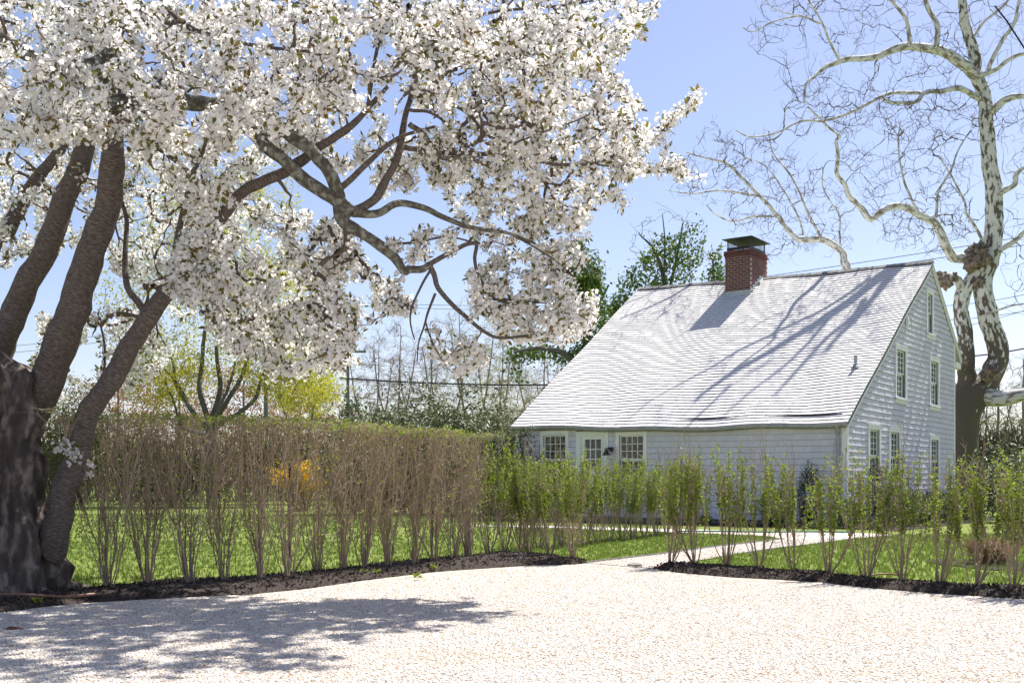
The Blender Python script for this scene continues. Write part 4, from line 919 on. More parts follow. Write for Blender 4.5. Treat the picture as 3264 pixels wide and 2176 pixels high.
# fine spurs
k=sr.integers(0,len(paths),2600); j=sr.integers(1,7,2600); p0=paths[k,j]; dv=unit(sr.normal(size=(2600,3))+[0,0,.5])*sr.uniform(.12,.5,(2600,1)); sp=np.stack([p0,p0+dv*.5+sr.normal(0,.03,(2600,3)),p0+dv],1)
Acc().batch(paths-sb,Rd,3,sr.random(len(paths))).batch(sp-sb,np.full((2600,3),.0042),3,sr.random(2600)).build('twigs','sycamore_twig',syc,kind='stuff')

# --- privet shrubs
def shrub(seed, hgt, nst, spread, whip, leafn, leafsize, twigs, clip=None, leaf_lo=.35, stem_r=.010):
    """returns (stem mesh acc, leaf acc)"""
    r=np.random.default_rng(seed); st=Acc(); lv=Acc(); n=9; base=[]; P0=[]
    T=np.linspace(0,1,n)
    Ss=[];Rs=[]
    for i in range(nst):
        th=r.uniform(0,2*np.pi); b=np.array([math.cos(th),math.sin(th),0])*r.uniform(.005,.035); out=np.array([math.cos(th+r.normal(0,.4)),math.sin(th+r.normal(0,.4)),0])*spread*r.uniform(.12,1.0)**(1 if whip else 1.4)
        hh=hgt*(r.uniform(.60,1.0) if whip else r.uniform(.78,1.0)); prof=(np.minimum(T/.55,1)**.8*.85+.15*T) if whip else T**r.uniform(.55,1.3)
        p=b+out[None]*prof[:,None]+np.stack([0*T,0*T,hh*T],-1); p[1:]+=np.cumsum(r.normal(0,.008 if whip else .017,(n-1,3)),0)*[1,1,.2]
        if clip: p[:,2]=np.minimum(p[:,2],clip-r.uniform(0,.04))
        Ss.append(p); Rs.append(np.linspace(stem_r*r.uniform(.75,1.2),.0022,n))
    Ss=np.array(Ss); Rs=np.array(Rs); st.batch(Ss,Rs,5,r.random(nst))
    # side twigs, then finer ones
    def side(S,nper,lmin,lmax,tmin,tmax,rad,upb,spr):
        k=np.repeat(np.arange(len(S)),nper); t=r.uniform(tmin,tmax,len(k))*(S.shape[1]-1); j=np.minimum(t.astype(int),S.shape[1]-2); u_=(t-j)[:,None]
        p0=S[k,j]*(1-u_)+S[k,j+1]*u_; tg=unit(S[k,j+1]-S[k,j]); d=unit(tg*upb+r.normal(0,spr,p0.shape)+[0,0,.25]); L=r.uniform(lmin,lmax,(len(k),1))
        p1=p0+d*L*.5+r.normal(0,.012,p0.shape); p2=p0+d*L+np.array([0,0,1])*L*.22+r.normal(0,.015,p0.shape)
        if clip:
            for q in (p1,p2): q[:,2]=np.minimum(q[:,2],clip-r.uniform(0,.05,len(q)))
        X=np.stack([p0,p1,p2],1); st.batch(X,np.tile([rad,rad*.8,rad*.5],(len(k),1)),3,r.random(len(k))); return X
    a1=side(Ss,twigs[0],.10*hgt,.30*hgt,.12 if whip else .16,.97,.0030,1.0,.38)
    a2=side(a1,twigs[1],.05*hgt,.16*hgt,.2,1.0,.0022,.8,.6) if twigs[1] else a1[:0]
    allp=[]
    if whip:
        # young shoots, leafy from part-way up to the tip
        w=side(Ss,whip,.30*hgt,.48*hgt,.30,.62,.0030,1.6,.10); 
        for X,t0 in ((Ss[:,-5:],0.0),(w,.1)):
            m=X.shape[1]; k=np.repeat(np.arange(len(X)),leafn); t=r.uniform(t0,1,len(k))*(m-1); j=np.minimum(t.astype(int),m-2); u_=(t-j)[:,None]; q=X[k,j]*(1-u_)+X[k,j+1]*u_; allp.append(q[q[:,2]>leaf_lo*hgt])
        k=r.integers(0,len(a1),len(a1)//2); allp.append(a1[k,2])
    else:
        src=np.vstack([a1.reshape(-1,3),a2.reshape(-1,3)]); k=r.integers(0,len(src),leafn); q=src[k]; 
        top=src[src[:,2]>clip-.10] if clip else src[:0]; kt=r.integers(0,max(1,len(top)),int(leafn*.5)); allp=[q]+([top[kt]] if len(top) else [])
    q=np.vstack(allp); od=unit(r.normal(size=q.shape)+[0,0,.35]); q=q+od*.006
    z=unit(np.cross(od,r.normal(size=od.shape))); x=np.cross(od,z); lv.stamp(LFV*[1.5,1,1],LFF,q,np.stack([x,od,z],-1),leafsize*r.uniform(.6,1.25,len(q)),r.random(len(q)))
    return st,lv
def variants(k,*args,stem='privet_stem',leaf='privet_leaf',**kw):
    out=[]
    for i in range(k):
        s_,l_=shrub(100+i+int(args[0]*1000),*args,**kw); out.append((s_.mesh('stems',stem),l_.mesh('leaves',leaf),float(np.percentile(np.vstack(l_.V)[:,2],99.7))))
    return out
def plant(var,pos,rz,scale,label,cat,group,name='privet_shrub'):
    t=thing(name,label,cat,pos,rz,group); zm=var[2]; t.scale=(scale[0],scale[1],scale[2]/zm); link('stems',var[0],t,'stuff'); link('leaves',var[1],t,'stuff'); return t
pr=np.random.default_rng(8)
ORD='first second third fourth fifth sixth seventh eighth ninth tenth eleventh twelfth thirteenth fourteenth'.split()
# right row, leafy whips
RV=variants(4,1.22,9,.24,2,64,.030,(6,2),stem_r=.0075)
RR=[(2138,1807),(2214,1809),(2315,1811),(2422,1814),(2528,1825),(2640,1844),(2760,1853),(2873,1858),(2994,1872),(3110,1883),(3227,1894),(3345,1905)]
tops=[1440,1445,1437,1450,1468,1480,1450,1455,1470,1478,1455,1450]
for i,(x,y) in enumerate(RR):
    g=G(x,y); hh=H+(YH-tops[i])/F*g[1]; lab=ORD[i]+' young privet with leafy green whips from the path corner along the drive edge'
    plant(RV[i%4],(g[0],g[1],.03),pr.uniform(0,6.28),(1.05,1.05,hh+.02),lab,'shrub','young privet row between drive and right lawn')
# short leafy group left of the path, and the row that runs back towards the door
LV=variants(3,1.30,10,.22,2,70,.030,(6,2),stem_r=.007)
for i,(x,y,tp) in enumerate(((1560,1772,1400),(1608,1763,1420),(1657,1759,1470),(1688,1765,1465),(1753,1778,1450),(1824,1794,1440))):
    g=G(x,y); hh=H+(YH-tp)/F*g[1]; plant(LV[pr.integers(3)],(g[0],g[1],.03),pr.uniform(0,6.28),(1.1,1.1,hh),ORD[5-i]+' green leafed privet from the path mouth towards the bare clipped hedge','shrub','leafy privets left of the path')
for i,(x,y) in enumerate(((1670,1747),(1719,1748),(1790,1744),(1864,1740),(1906,1732),(1946,1725),(1983,1723),(2017,1719),(2055,1715),(2090,1711),(2126,1706),(2165,1702),(2200,1698))):
    g=G(x,y); hh=H+(YH-1470-pr.uniform(-12,14))/F*g[1]; plant(LV[pr.integers(3)],(g[0],g[1],0),pr.uniform(0,6.28),(1.25,1.25,hh),ORD[12-i]+' leafy privet from the house wall in the row crossing the lawn','shrub','privet row across the lawn to the house door')
# tall clipped bare hedge by the cherry
HV=variants(6,1.62,13,.50,0,420,.026,(11,3),clip=1.56,stem='privet_stem',stem_r=.0075)
HB=[(347,1889),(474,1879),(607,1876),(714,1868),(831,1863),(920,1854),(1012,1838),(1090,1832),(1161,1825),(1237,1818),(1320,1811),(1385,1803),(1447,1794),(1496,1785)]
for i,(x,y) in enumerate(HB):
    g=G(x,y); plant(HV[i%6],(g[0],g[1],.02),pr.uniform(0,6.28),(pr.uniform(.9,1.15),pr.uniform(.9,1.15),1.565),ORD[i]+' tall twiggy privet from the cherry trunk in the bare clipped hedge','shrub','bare clipped privet hedge along the drive')

# ------------------------------------------------------------ more trees and shrubs behind
def hull_pts(c,rad,n,r,shell=.0):
    q=unit(r.normal(size=(n,3)))*(shell+(1-shell)*r.random((n,1))**(1/3)); return np.asarray(c)+q*np.asarray(rad)
def tree(name,label,base,stems,hulls,bark,twigr,leafmat,leafper,leafsize,seed,group=None,spread=.25,jit=.13,bud='leaves',cat='tree',forward=.4):
    """stems: list of (points relative to base, r0, r1); hulls: (center rel, radii, count)"""
    r=np.random.default_rng(seed); t=thing(name,label,cat,base,0,group); nn=[];dd=[]; ac=Acc()
    for i,(pts,r0,r1) in enumerate(stems):
        p=catmull(pts,5); p[1:]+=np.cumsum(r.normal(0,.02*np.linalg.norm(p[-1]-p[0])/len(p)**.5*.5,(len(p)-1,3)),0); ac.tube(p,np.linspace(r0,r1,len(p)),9,True,.1,2.0,r.random(),i*3.1); nn.append(p); dd.append(unit(np.gradient(p,axis=0)))
    ac.build('trunk',bark,t,smooth=True)
    att=np.vstack([hull_pts(c,rd,n,r) for c,rd,n in hulls]); paths,par,wt=colonize(np.vstack(nn),np.vstack(dd),att,r,6,jit,-.06,forward)
    rb=twigr*wt**.45; Rd=np.linspace(1,0,6)[None]*(rb-twigr*.6)[:,None]+twigr*.6
    tw=Acc().batch(paths,Rd,4,r.random(len(paths)))
    if leafper<=0:
        n=len(paths)*3; k=r.integers(0,len(paths),n); j=r.integers(1,6,n); p0=paths[k,j]; dv=unit(r.normal(size=(n,3))+[0,0,.6])*r.uniform(.3,1.0,(n,1))*np.mean([h[1][0] for h in hulls])*.22; tw.batch(np.stack([p0,p0+dv*.5+r.normal(0,.03,(n,3)),p0+dv],1),np.full((n,3),twigr*.55),3,r.random(n))
    tw.build('twigs',bark if bark in('grey_bark',) else 'grey_bark',t,kind='stuff')
    m=abs(leafper)
    if m:
        k=np.repeat(np.arange(len(paths)),m); j=r.integers(2,6,len(k)); q=paths[k,j]+r.normal(0,leafsize*1.6,(len(k),3)); leaves(Acc(),q,leafsize,r).build(bud,leafmat,t,kind='stuff')
    return t
def mound(name,label,base,hulls,leafmat,nleaf,leafsize,seed,cat='shrub',group=None,tmpl=(LFV,LFF),stemmat='hedge_twig',shell=.45,up=None,noise=.28):
    """leafy shrub: leaves through uneven lobes, on stems that reach every lobe"""
    r=np.random.default_rng(seed); t=thing(name,label,cat,base,0,group); ac=Acc(); S=[]
    tot=sum(h[1][0]*h[1][1]+h[1][0]*h[1][2] for h in hulls); lv=Acc()
    for c,rd,wgt in hulls:
        n=int(nleaf*wgt); d=unit(r.normal(size=(n,3))); nz=np.array([fbm(q*1.7+seed+np.asarray(c),1.0,3) for q in d]); rad=(shell+(1-shell)*r.random(n)**.6)*(1+noise*nz*2); q=np.asarray(c)+d*rad[:,None]*np.asarray(rd); q=q[q[:,2]>.02]
        lv.stamp(tmpl[0],tmpl[1],q,rand_rot(len(q),r) if up is None else frame_rot(np.tile(up,(len(q),1))+r.normal(0,.55,(len(q),3)),r),leafsize*r.uniform(.6,1.35,len(q)),r.random(len(q)))
        m=26; e=np.asarray(c)+unit(r.normal(size=(m,3)))*np.asarray(rd)*r.uniform(.4,.95,(m,1)); e[:,2]=np.maximum(e[:,2],.05); b=np.tile([c[0]*.6,c[1]*.6,0],(m,1))+r.normal(0,.04*rd[0],(m,3))*[1,1,0]; mid=.5*(b+e)+r.normal(0,.07*rd[0],(m,3)); mid[:,2]=np.maximum(mid[:,2],.03); ac.batch(np.stack([b,mid,e],1),np.tile([.012*rd[2],.009*rd[2],.004*rd[2]],(m,1)),4,r.random(m))
    ac.build('stems',stemmat,t,kind='stuff'); lv.build('leaves',leafmat,t,kind='stuff'); return t
def gb(x,d): return np.array([(x*KD-1632)/F*d,d,0.0])
def zz_(y,d): return H+(YH-y*KD)/F*d

# maple with many stems, fresh yellow-green leaves
b=gb(487,46); k=46/F*KD
def rel(x,y,dd=0): return np.array([(x-487)*k,dd,zz_(y,46)])
mst=[([rel(487,1172),rel(486,1080),rel(482,1010),rel(480,970)],0.238,0.198),([rel(480,975),rel(465,900,-.3),rel(462,850),rel(470,780),rel(480,700),rel(470,600)],0.132,0.046),([rel(482,980),rel(500,890,.4),rel(497,820),rel(500,740),rel(530,640)],0.132,0.040),
 ([rel(484,985),rel(540,890),rel(555,830,.5),rel(570,760),rel(610,660)],0.112,0.033),([rel(484,990),rel(585,930,-.5),rel(600,880),rel(615,840),rel(650,760)],0.099,0.033),([rel(480,990),rel(430,930,.3),rel(405,880),rel(395,830),rel(360,760)],0.106,0.033),([rel(481,985),rel(445,940,-.6),rel(420,900),rel(380,850),rel(330,830)],0.086,0.026),([rel(486,985),rel(520,930,-.8),rel(530,880),rel(545,810),rel(540,700)],0.092,0.026),([rel(480,1000),rel(410,980,.6),rel(400,930),rel(380,880)],0.079,0.033)]
tree('maple_tree','many-stemmed maple with fresh yellow-green leaves on the far lawn edge','{}'.format('') or b,mst,[((0,0,zz_(700,46)),(5.0,4.0,3.6),420),((.3,0,zz_(500,46)),(3.8,3.4,3.4),260),((3.2,0,zz_(860,46)),(2.1,2.4,1.5),200),((-2.2,0,zz_(860,46)),(1.9,2.4,1.5),180),((3.3,0,zz_(700,46)),(2.2,2.6,2.6),200)],'maple_bark',.009,'maple_leaf',24,.13,41)
# yellow low maple shoots right of it
tree('maple_sapling','low young maple with bright yellow-green leaves above the far hedge',gb(705,52),[([np.zeros(3),np.array([0,0,2.5]),np.array([.4,0,5.0])],.10,.03),([np.array([0,0,1.5]),np.array([-.8,0,3.6]),np.array([-1.3,0,5.0])],.06,.02)],[((0,0,zz_(915,52)),(1.6,1.5,1.2),120),((.9,0,zz_(880,52)),(1.3,1.3,.9),60)],'maple_bark',.008,'maple_leaf',22,.12,42)
# far clipped hedge: one dense mass
def hedge(name,label,x0,x1,d0,d1,top,thick,nl,seed,leafmat='hedge_leaf',nt_=2500,topleaf='hedge_leaf',lsz=.11):
    r=np.random.default_rng(seed); p0=gb(x0,d0); p1=gb(x1,d1); t=thing(name,label,'hedge',(p0+p1)/2); c0=np.array(t.location); ax=unit(p1-p0); L=np.linalg.norm(p1-p0); nm=np.array([-ax[1],ax[0],0])
    def pts(n,zl,zh):
        q=p0+ax*r.uniform(0,L,(n,1))+nm*thick*(r.beta(.6,.6,(n,1))-.5); q[:,2]=r.uniform(zl,zh,n); q[:,:2]+=r.normal(0,.05,(n,2)); return q-c0
    q=pts(nl,.15,top); leaves(Acc(),q,lsz,r).build('leaves',leafmat,t,kind='stuff')
    q=pts(nl//5,top-.12,top+.06); q[:,2]+=.05*np.sin(q[:,0]*1.3); leaves(Acc(),q,lsz*.8,r,up=np.array([0,0,1.])).build('top_leaves',topleaf,t,kind='stuff')
    a_=pts(nt_,0,top*.5); b_=a_+np.stack([r.normal(0,.3,nt_),r.normal(0,.2,nt_),r.uniform(.6,top*.5,nt_)],-1); b_[:,2]=np.minimum(b_[:,2],top+.05); m=.5*(a_+b_)+r.normal(0,.08,(nt_,3)); Acc().batch(np.stack([a_,m,b_],1),np.full((nt_,3),.014),3,r.random(nt_)).build('twigs','hedge_twig',t,kind='stuff')
    return t
hedge('far_hedge','long tall clipped hedge closing the far side of the lawn',-160,900,50,50,zz_(963,50),1.6,26000,51)
hedge('far_hedge','tall brownish hedge between the rhododendron and the house corner',860,1240,44,48,zz_(952,46),1.6,9000,52)
hedge('side_hedge','dense dark hedge beside the left end of the house',1130,1182,33,27.5,zz_(1000,31),1.0,6000,53,leafmat='evergreen_leaf',nt_=500,lsz=.08)
# dark yew at the left, behind the cherry
mound('yew_tree','dark olive evergreen yew behind the cherry trunk',gb(165,40),[((0,0,1.9),(1.5,1.3,2.1),.5),((-.7,.2,2.9),(1.1,1.0,1.9),.25),((.5,0,2.7),(.9,.9,1.8),.25)],'hedge_leaf',10000,.10,61,cat='evergreen')
mound('evergreen_shrub','broad dark green shrub at the far lawn edge left of the maple',gb(340,44),[((0,0,1.3),(1.6,1.3,1.4),.6),((1.4,.3,1.1),(1.1,1.1,1.2),.4)],'box_leaf',8000,.10,62)
mound('evergreen_shrub','low dark shrub under the cherry crown at the lawn edge',gb(60,42),[((0,0,1.2),(2.2,1.2,1.5),1)],'evergreen_leaf',6000,.10,63)
# copper-leaved woodland edge
for i,(x,d,w,h) in enumerate(((270,62,3.6,7.8),(410,64,3.8,8.4),(560,60,3.6,7.8),(690,66,3.6,7.0),(790,64,2.8,5.4))):
    tree('beech_tree',['beech with rusty dead leaves left of the maple stems','wide beech with pinkish dead leaves behind the maple','beech with coppery dead leaves beside the tall utility pole','tan-leaved beech behind the yellow maple sapling','small tan beech by the thin utility pole'][i],gb(x,d),[([np.zeros(3),np.array([.1,0,h*.4]),np.array([0,0,h*.8])],.14,.05)],[((0,0,h*.52),(w,2,h*.48),260)],'grey_bark',.012,'copper_leaf',26,.17,70+i,group='rusty beeches beyond the far hedge',bud='dead_leaves')
# bare spring trees in the distance
BT=[(850,72,10.5,2.6,'bud_red','bare tree with reddish buds rising beside the thin pole'),(905,70,11.5,2.8,'bud_red','bare grey tree with pinkish buds above the rhododendron'),(960,76,10.8,2.6,'bud_red','bare tree with rusty buds behind the rhododendron crown'),(1020,70,11.6,2.8,'bud_red','bare tree with orange-brown buds under the blossom tips'),(1085,68,12.4,2.6,'bud_yellow','slender tree with pale yellow-green buds right of the rhododendron'),(1135,72,12.0,2.4,'bud_yellow','slim budding tree leaning beside the ivy limb'),(1185,64,7.6,2.6,'bud_yellow','low budding yellow-green tree near the roof edge'),(1240,66,9.4,2.8,'bud_red','dark bare tree tangled behind the roof edge'),(1275,70,8.8,2.4,'bud_red','bare twiggy tree seen just over the roof slope')]
for i,(x,d,h,w,lm,lab) in enumerate(BT):
    q=np.random.default_rng(80+i); ln_=q.normal(0,.5)
    tree('bare_tree',lab,gb(x,d),[([np.zeros(3),np.array([ln_*.3,0,h*.3]),np.array([ln_,0,h*.62]),np.array([ln_*1.2,0,h*.95])],.12,.02),([np.array([ln_*.3,0,h*.28]),np.array([w*.3,.3,h*.5]),np.array([w*.5,.2,h*.8])],.09,.03),([np.array([ln_*.3,0,h*.33]),np.array([-w*.3,-.3,h*.55]),np.array([-w*.5,.2,h*.82])],.08,.03)],[((0,0,h*.62),(w*1.05,1.8,h*.40),400)],'grey_bark',.0085,lm,-13 if lm=='bud_red' else -14,.065 if lm=='bud_red' else .085,80+i,group='bare spring trees beyond the hedges',bud='buds',forward=.5)
# rhododendrons
for i,(x,d,w,h,lab) in enumerate(((850,34,1.5,zz_(935,34),'broad glossy rhododendron over the left part of the clipped hedge'),(960,35,1.5,zz_(905,35),'tallest glossy rhododendron with pale leaf undersides behind the hedge'),(1070,34,1.6,zz_(912,34),'rounded rhododendron with light leaf tips behind the hedge'),(1140,33,1.0,zz_(965,33),'low rhododendron sprawling towards the house corner'))):
    mound('rhododendron',lab,gb(x,d),[((0,0,h*.55),(w,1.2,h*.50),.6),((w*.5,.2,h*.5),(w*.6,.9,h*.40),.2),((-w*.5,-.2,h*.48),(w*.6,.9,h*.38),.2)],'rhodo_leaf',5200,.16,90+i,group='rhododendrons behind the clipped hedge',tmpl=(LF2*[.9,1,1],LF2F),up=np.array([0,-.5,.8]))
mound('cedar_sapling','small pointed green cedar by the thin utility pole',gb(803,48),[((0,0,zz_(950,48)-.8),(.5,.5,1.6),1)],'box_leaf',1500,.14,96,cat='evergreen')
# forsythia
fx=thing('forsythia','yellow flowering forsythia bush behind the clipped hedge','shrub',gb(690,38)); r=np.random.default_rng(97); n=230
th=r.uniform(0,6.28,n); hh=r.uniform(.9,1.75,n); out=np.stack([np.cos(th),np.sin(th),0*th],-1)*r.uniform(.2,1.25,(n,1)); p0=r.normal(0,.12,(n,3))*[1,1,0]; p1=p0+out*.45+np.stack([0*th,0*th,hh*.75],-1); p2=p0+out+np.stack([0*th,0*th,hh*r.uniform(.7,1.05,n)],-1)
Xs=np.stack([p0,p1,p2],1); Acc().batch(Xs,np.tile([.012,.008,.004],(n,1)),3,r.random(n)).build('stems','hedge_twig',fx,kind='stuff')
k=np.repeat(np.arange(n),48); t_=r.uniform(.2,1,len(k))[:,None]; q=(1-t_)**2*Xs[k,0]+2*t_*(1-t_)*(2*Xs[k,1]-.5*Xs[k,0]-.5*Xs[k,2])+t_*t_*Xs[k,2]; leaves(Acc(),q+r.normal(0,.03,q.shape),.075,r).build('flowers','forsythia_flower',fx,kind='stuff')
# ivy-clad trees behind the roof
def ivy_tree(label,x,d,pts,hulls,ivy,seed,leafn):
    r=np.random.default_rng(seed); t=thing('ivy_clad_tree',label,'tree',gb(x,d)); c0=np.array(t.location); ac=Acc(); nn=[];dd=[]
    for p_,w0,w1 in pts:
        p=catmull([Q(a_,b_,d)+np.array([0,e_,0])-c0 for a_,b_,e_ in p_],6); ac.tube(p,np.linspace(w0,w1,len(p)),9,True,.12,2,r.random(),1.); nn.append(p); dd.append(unit(np.gradient(p,axis=0)))
    ac.build('trunk','maple_bark',t,smooth=True); att=[]
    for poly,n in hulls:
        q=sample_poly(poly,n,r); e_=r.normal(0,.8,n); att.append(np.array([Q(a_,b_,d)+np.array([0,z_,0])-c0 for (a_,b_),z_ in zip(q,e_)]))
    paths,par,wt=colonize(np.vstack(nn),np.vstack(dd),np.vstack(att),r,6,.14,-.08,.4); rb=.009*wt**.42; Acc().batch(paths,np.linspace(1,0,6)[None]*(rb-.006)[:,None]+.006,4,r.random(len(paths))).build('twigs','grey_bark',t,kind='stuff')
    q=[]
    for poly,n,sd_ in ivy:
        w=sample_poly(poly,n,r); q.append(np.array([Q(a_,b_,d) for a_,b_ in w])-c0+np.stack([0*w[:,0],r.normal(0,sd_,n),0*w[:,0]],-1))
    q=np.vstack(q); k=np.array([fbm(v*1.3+seed,1.0,3) for v in q])>-.10; q=q[k]; q=np.vstack([q,q+r.normal(0,.16,q.shape)]); leaves(Acc(),q,.155,r,tmpl=(LFV*[1.5,1,1],LFF)).build('ivy',leafn,t,kind='stuff')
    return t
ivy_tree('dark ivy-covered tree rising behind the left roof slope',1345,46,[([(1350,1190,0),(1352,1000,0),(1340,880,0),(1350,760,0),(1340,640,0),(1335,560,0)],.35,.08),([(1345,880,0),(1300,820,-.5),(1240,805,-.8),(1180,815,-1)],.16,.05),([(1348,740,0),(1375,700,.4),(1400,650,.4)],.12,.04)],[([(1300,560),(1370,560),(1400,700),(1300,700)],40)],[([(1300,575),(1330,555),(1375,600),(1380,640),(1360,700),(1310,660),(1295,620)],1500,.5),([(1310,640),(1380,640),(1400,760),(1370,840),(1320,830)],2200,.5),([(1160,800),(1230,785),(1320,810),(1340,850),(1270,830),(1170,830)],800,.4),([(1150,835),(1200,825),(1195,880),(1160,860)],130,.3)],101,'ivy_leaf')
ivy_tree('bare-topped tree with bright ivy leaves above the ridge beside the chimney',1530,50,[([(1540,1190,0),(1535,900,0),(1530,700,0),(1520,620,0),(1500,570,0),(1470,540,0)],.20,.03),([(1532,690,0),(1550,620,.3),(1562,560,.3),(1570,510,.2)],.09,.03),([(1525,640,0),(1525,560,-.3),(1520,500,-.3)],.06,.02)],[([(1430,520),(1500,480),(1600,490),(1640,540),(1620,640),(1450,640)],170)],[([(1490,560),(1600,520),(1615,560),(1590,650),(1500,660),(1480,600)],1300,.8),([(1425,640),(1480,580),(1520,660),(1450,720),(1400,740)],800,.6),([(1380,720),(1440,640),(1440,700),(1380,790)],500,.5)],102,'ivy_leaf')
ivy_tree('slim leafy tree peeping up just left of the chimney',1640,52,[([(1640,1180,0),(1642,800,0),(1640,650,0),(1636,580,0)],.16,.03)],[([(1620,570),(1660,570),(1665,660),(1620,660)],30)],[([(1625,590),(1655,570),(1665,650),(1620,655)],420,.5)],103,'ivy_leaf')
# right-hand background beyond the sycamore
for i,(x,d,h,w) in enumerate(((2235,60,7.2,2.0),(2290,58,7.6,2.2),(2345,60,8.0,2.4),(2400,58,8.0,2.4),(2260,66,6.0,2.2))):
    tree('bare_tree',['grey bare tree behind the sycamore trunk','bare tree below the sycamore’s big low limb','pale bare tree beyond the dark conifers','bare tree past the rhododendron by the right hedge row end','short bare tree in the gap between house and conifers'][i].replace('’','')  ,gb(x,d),[([np.zeros(3),np.array([.1,0,h*.5]),np.array([.2,0,h*.95])],.12,.03),([np.array([0,0,h*.3]),np.array([w*.4,0,h*.75])],.06,.02),([np.array([0,0,h*.25]),np.array([-w*.4,0,h*.75])],.06,.02)],[((0,0,h*.6),(w,1.6,h*.42),200)],'grey_bark',.010,'bud_yellow',-2,.07,110+i,group='bare trees beyond the gable',bud='buds')
hedge('thicket','brown twiggy thicket with patches of green beyond the conifers',2190,2520,50,48,zz_(965,49),1.8,7000,120,nt_=3500,topleaf='hedge_leaf')
hedge('thicket','green thicket that runs on past the right lawn',2540,4600,47,34,4.5,1.8,5000,121,nt_=800,topleaf='hedge_leaf',lsz=.22)
for i,(x,d,h,w) in enumerate(((2228,38,zz_(1005,38),.55),(2268,39,zz_(1030,39),.5),(2312,38,zz_(1010,38),.6),(2345,40,zz_(1040,40),.6))):
    mound('conifer',['dark upright conifer beside the sycamore trunk','short dark conifer second from the sycamore','dark green conifer between two shorter ones beyond the gable','stubby conifer next to the far rhododendron'][i],gb(x,d),[((0,0,h*.45),(w,w,h*.52),1)],'evergreen_leaf',2600,.10,130+i,cat='conifer',group='dark conifers beyond the gable')
mound('rhododendron','glossy rhododendron with pale tips beyond the right lawn',gb(2330,27),[((0,0,1.0),(1.0,.9,.85),.6),((.8,0,1.0),(.9,.8,.8),.4)],'rhodo_leaf',3400,.13,140,tmpl=(LF2*[.9,1,1],LF2F),up=np.array([0,-.4,.8]))
mound('broadleaf_shrub','leafy green shrub at the end of the right lawn',gb(2345,17),[((0,0,.55),(.5,.5,.6),1)],'box_leaf',2600,.05,141)
# planting at the foot of the house
def foot(lx,ly): c_,s_=math.cos(house.rotation_euler[2]),math.sin(house.rotation_euler[2]); return C0+np.array([c_*lx-s_*ly,s_*lx+c_*ly,0])
for i,(lx,ly,w,h,m_,lab) in enumerate(((-1.35,-.75,.34,.80,'evergreen_leaf','dark rounded boxwood in front of the shingled wall'),(-.55,-.8,.27,1.30,'evergreen_leaf','narrow dark upright yew near the downspout'),(.75,-.35,.22,1.35,'evergreen_leaf','slim dark upright yew at the house corner'),(.35,-.9,.40,.62,'box_leaf','low green boxwood at the house corner'),(1.0,.9,.45,.75,'box_leaf','boxwood below the paired gable windows'),(1.0,2.1,.45,.72,'box_leaf','boxwood under the second gable window'),(1.0,3.4,.5,.75,'evergreen_leaf','boxwood midway along the gable wall'),(1.0,4.7,.5,.75,'box_leaf','boxwood towards the back of the gable wall'),(1.1,6.2,.55,.8,'evergreen_leaf','dark boxwood below the rear gable window'),(-2.3,-.6,.20,.28,'privet_leaf','small leafy perennial at the wall foot'),(-3.1,-.6,.18,.22,'privet_leaf','tiny leafy perennial at the wall foot near the lawn'),(.0,-1.5,.28,.18,'rhodo_leaf','low silvery groundcover clump by the path'),(1.1,-1.1,.3,.2,'rhodo_leaf','low silvery groundcover clump by the house corner'))):
    mound('boxwood' if h>.5 else 'perennial',lab,foot(lx,ly),[((0,0,h*.5),(w,w,h*.55),1)],m_,int(1500*(w*h*6+.2)),.045,150+i,shell=.55,noise=.15)
# mulch at the wall foot
fb=[foot(-HX,-.9),foot(-.2,-1.0),foot(1.6,-1.7),foot(1.8,9.4),foot(.02,9.4),foot(.02,-.02),foot(-HX,-.02)]
sheet('mulch_bed',fb,.014,'mulch')
# straw-coloured grass clump and its bed by the right lawn
g=G(3150,1800)
sheet('mulch_bed',[g+np.array([math.cos(a_)*(.55+.08*math.sin(3*a_)),math.sin(a_)*(1.0+.1*math.cos(2*a_)),0]) for a_ in np.linspace(0,2*np.pi,24,endpoint=False)],.013,'mulch')
for i,(dx,dy,sc_) in enumerate(((0,0,1.0),(.28,.5,.85))):
    t=thing('ornamental_grass',['cut-back tan ornamental grass clump in its mulch bed by the right lawn','smaller tan grass clump behind the first'][i],'grass clump',g+np.array([dx,dy,.01])); r=np.random.default_rng(170+i); n=1300; th=r.uniform(0,6.28,n); o_=np.stack([np.cos(th),np.sin(th),0*th],-1)*r.uniform(.02,.30,(n,1))*sc_; h_=r.uniform(.12,.36,n)*sc_; p0=r.normal(0,.05,(n,3))*[1,1,0]; X=np.stack([p0,p0+o_*.5+np.stack([0*h_,0*h_,h_*.8],-1),p0+o_+np.stack([0*h_,0*h_,h_*r.uniform(.5,1,n)],-1)],1); Acc().batch(X,np.tile([.0035,.003,.0015],(n,1)),3,r.random(n)).build('blades','straw',t,kind='stuff')

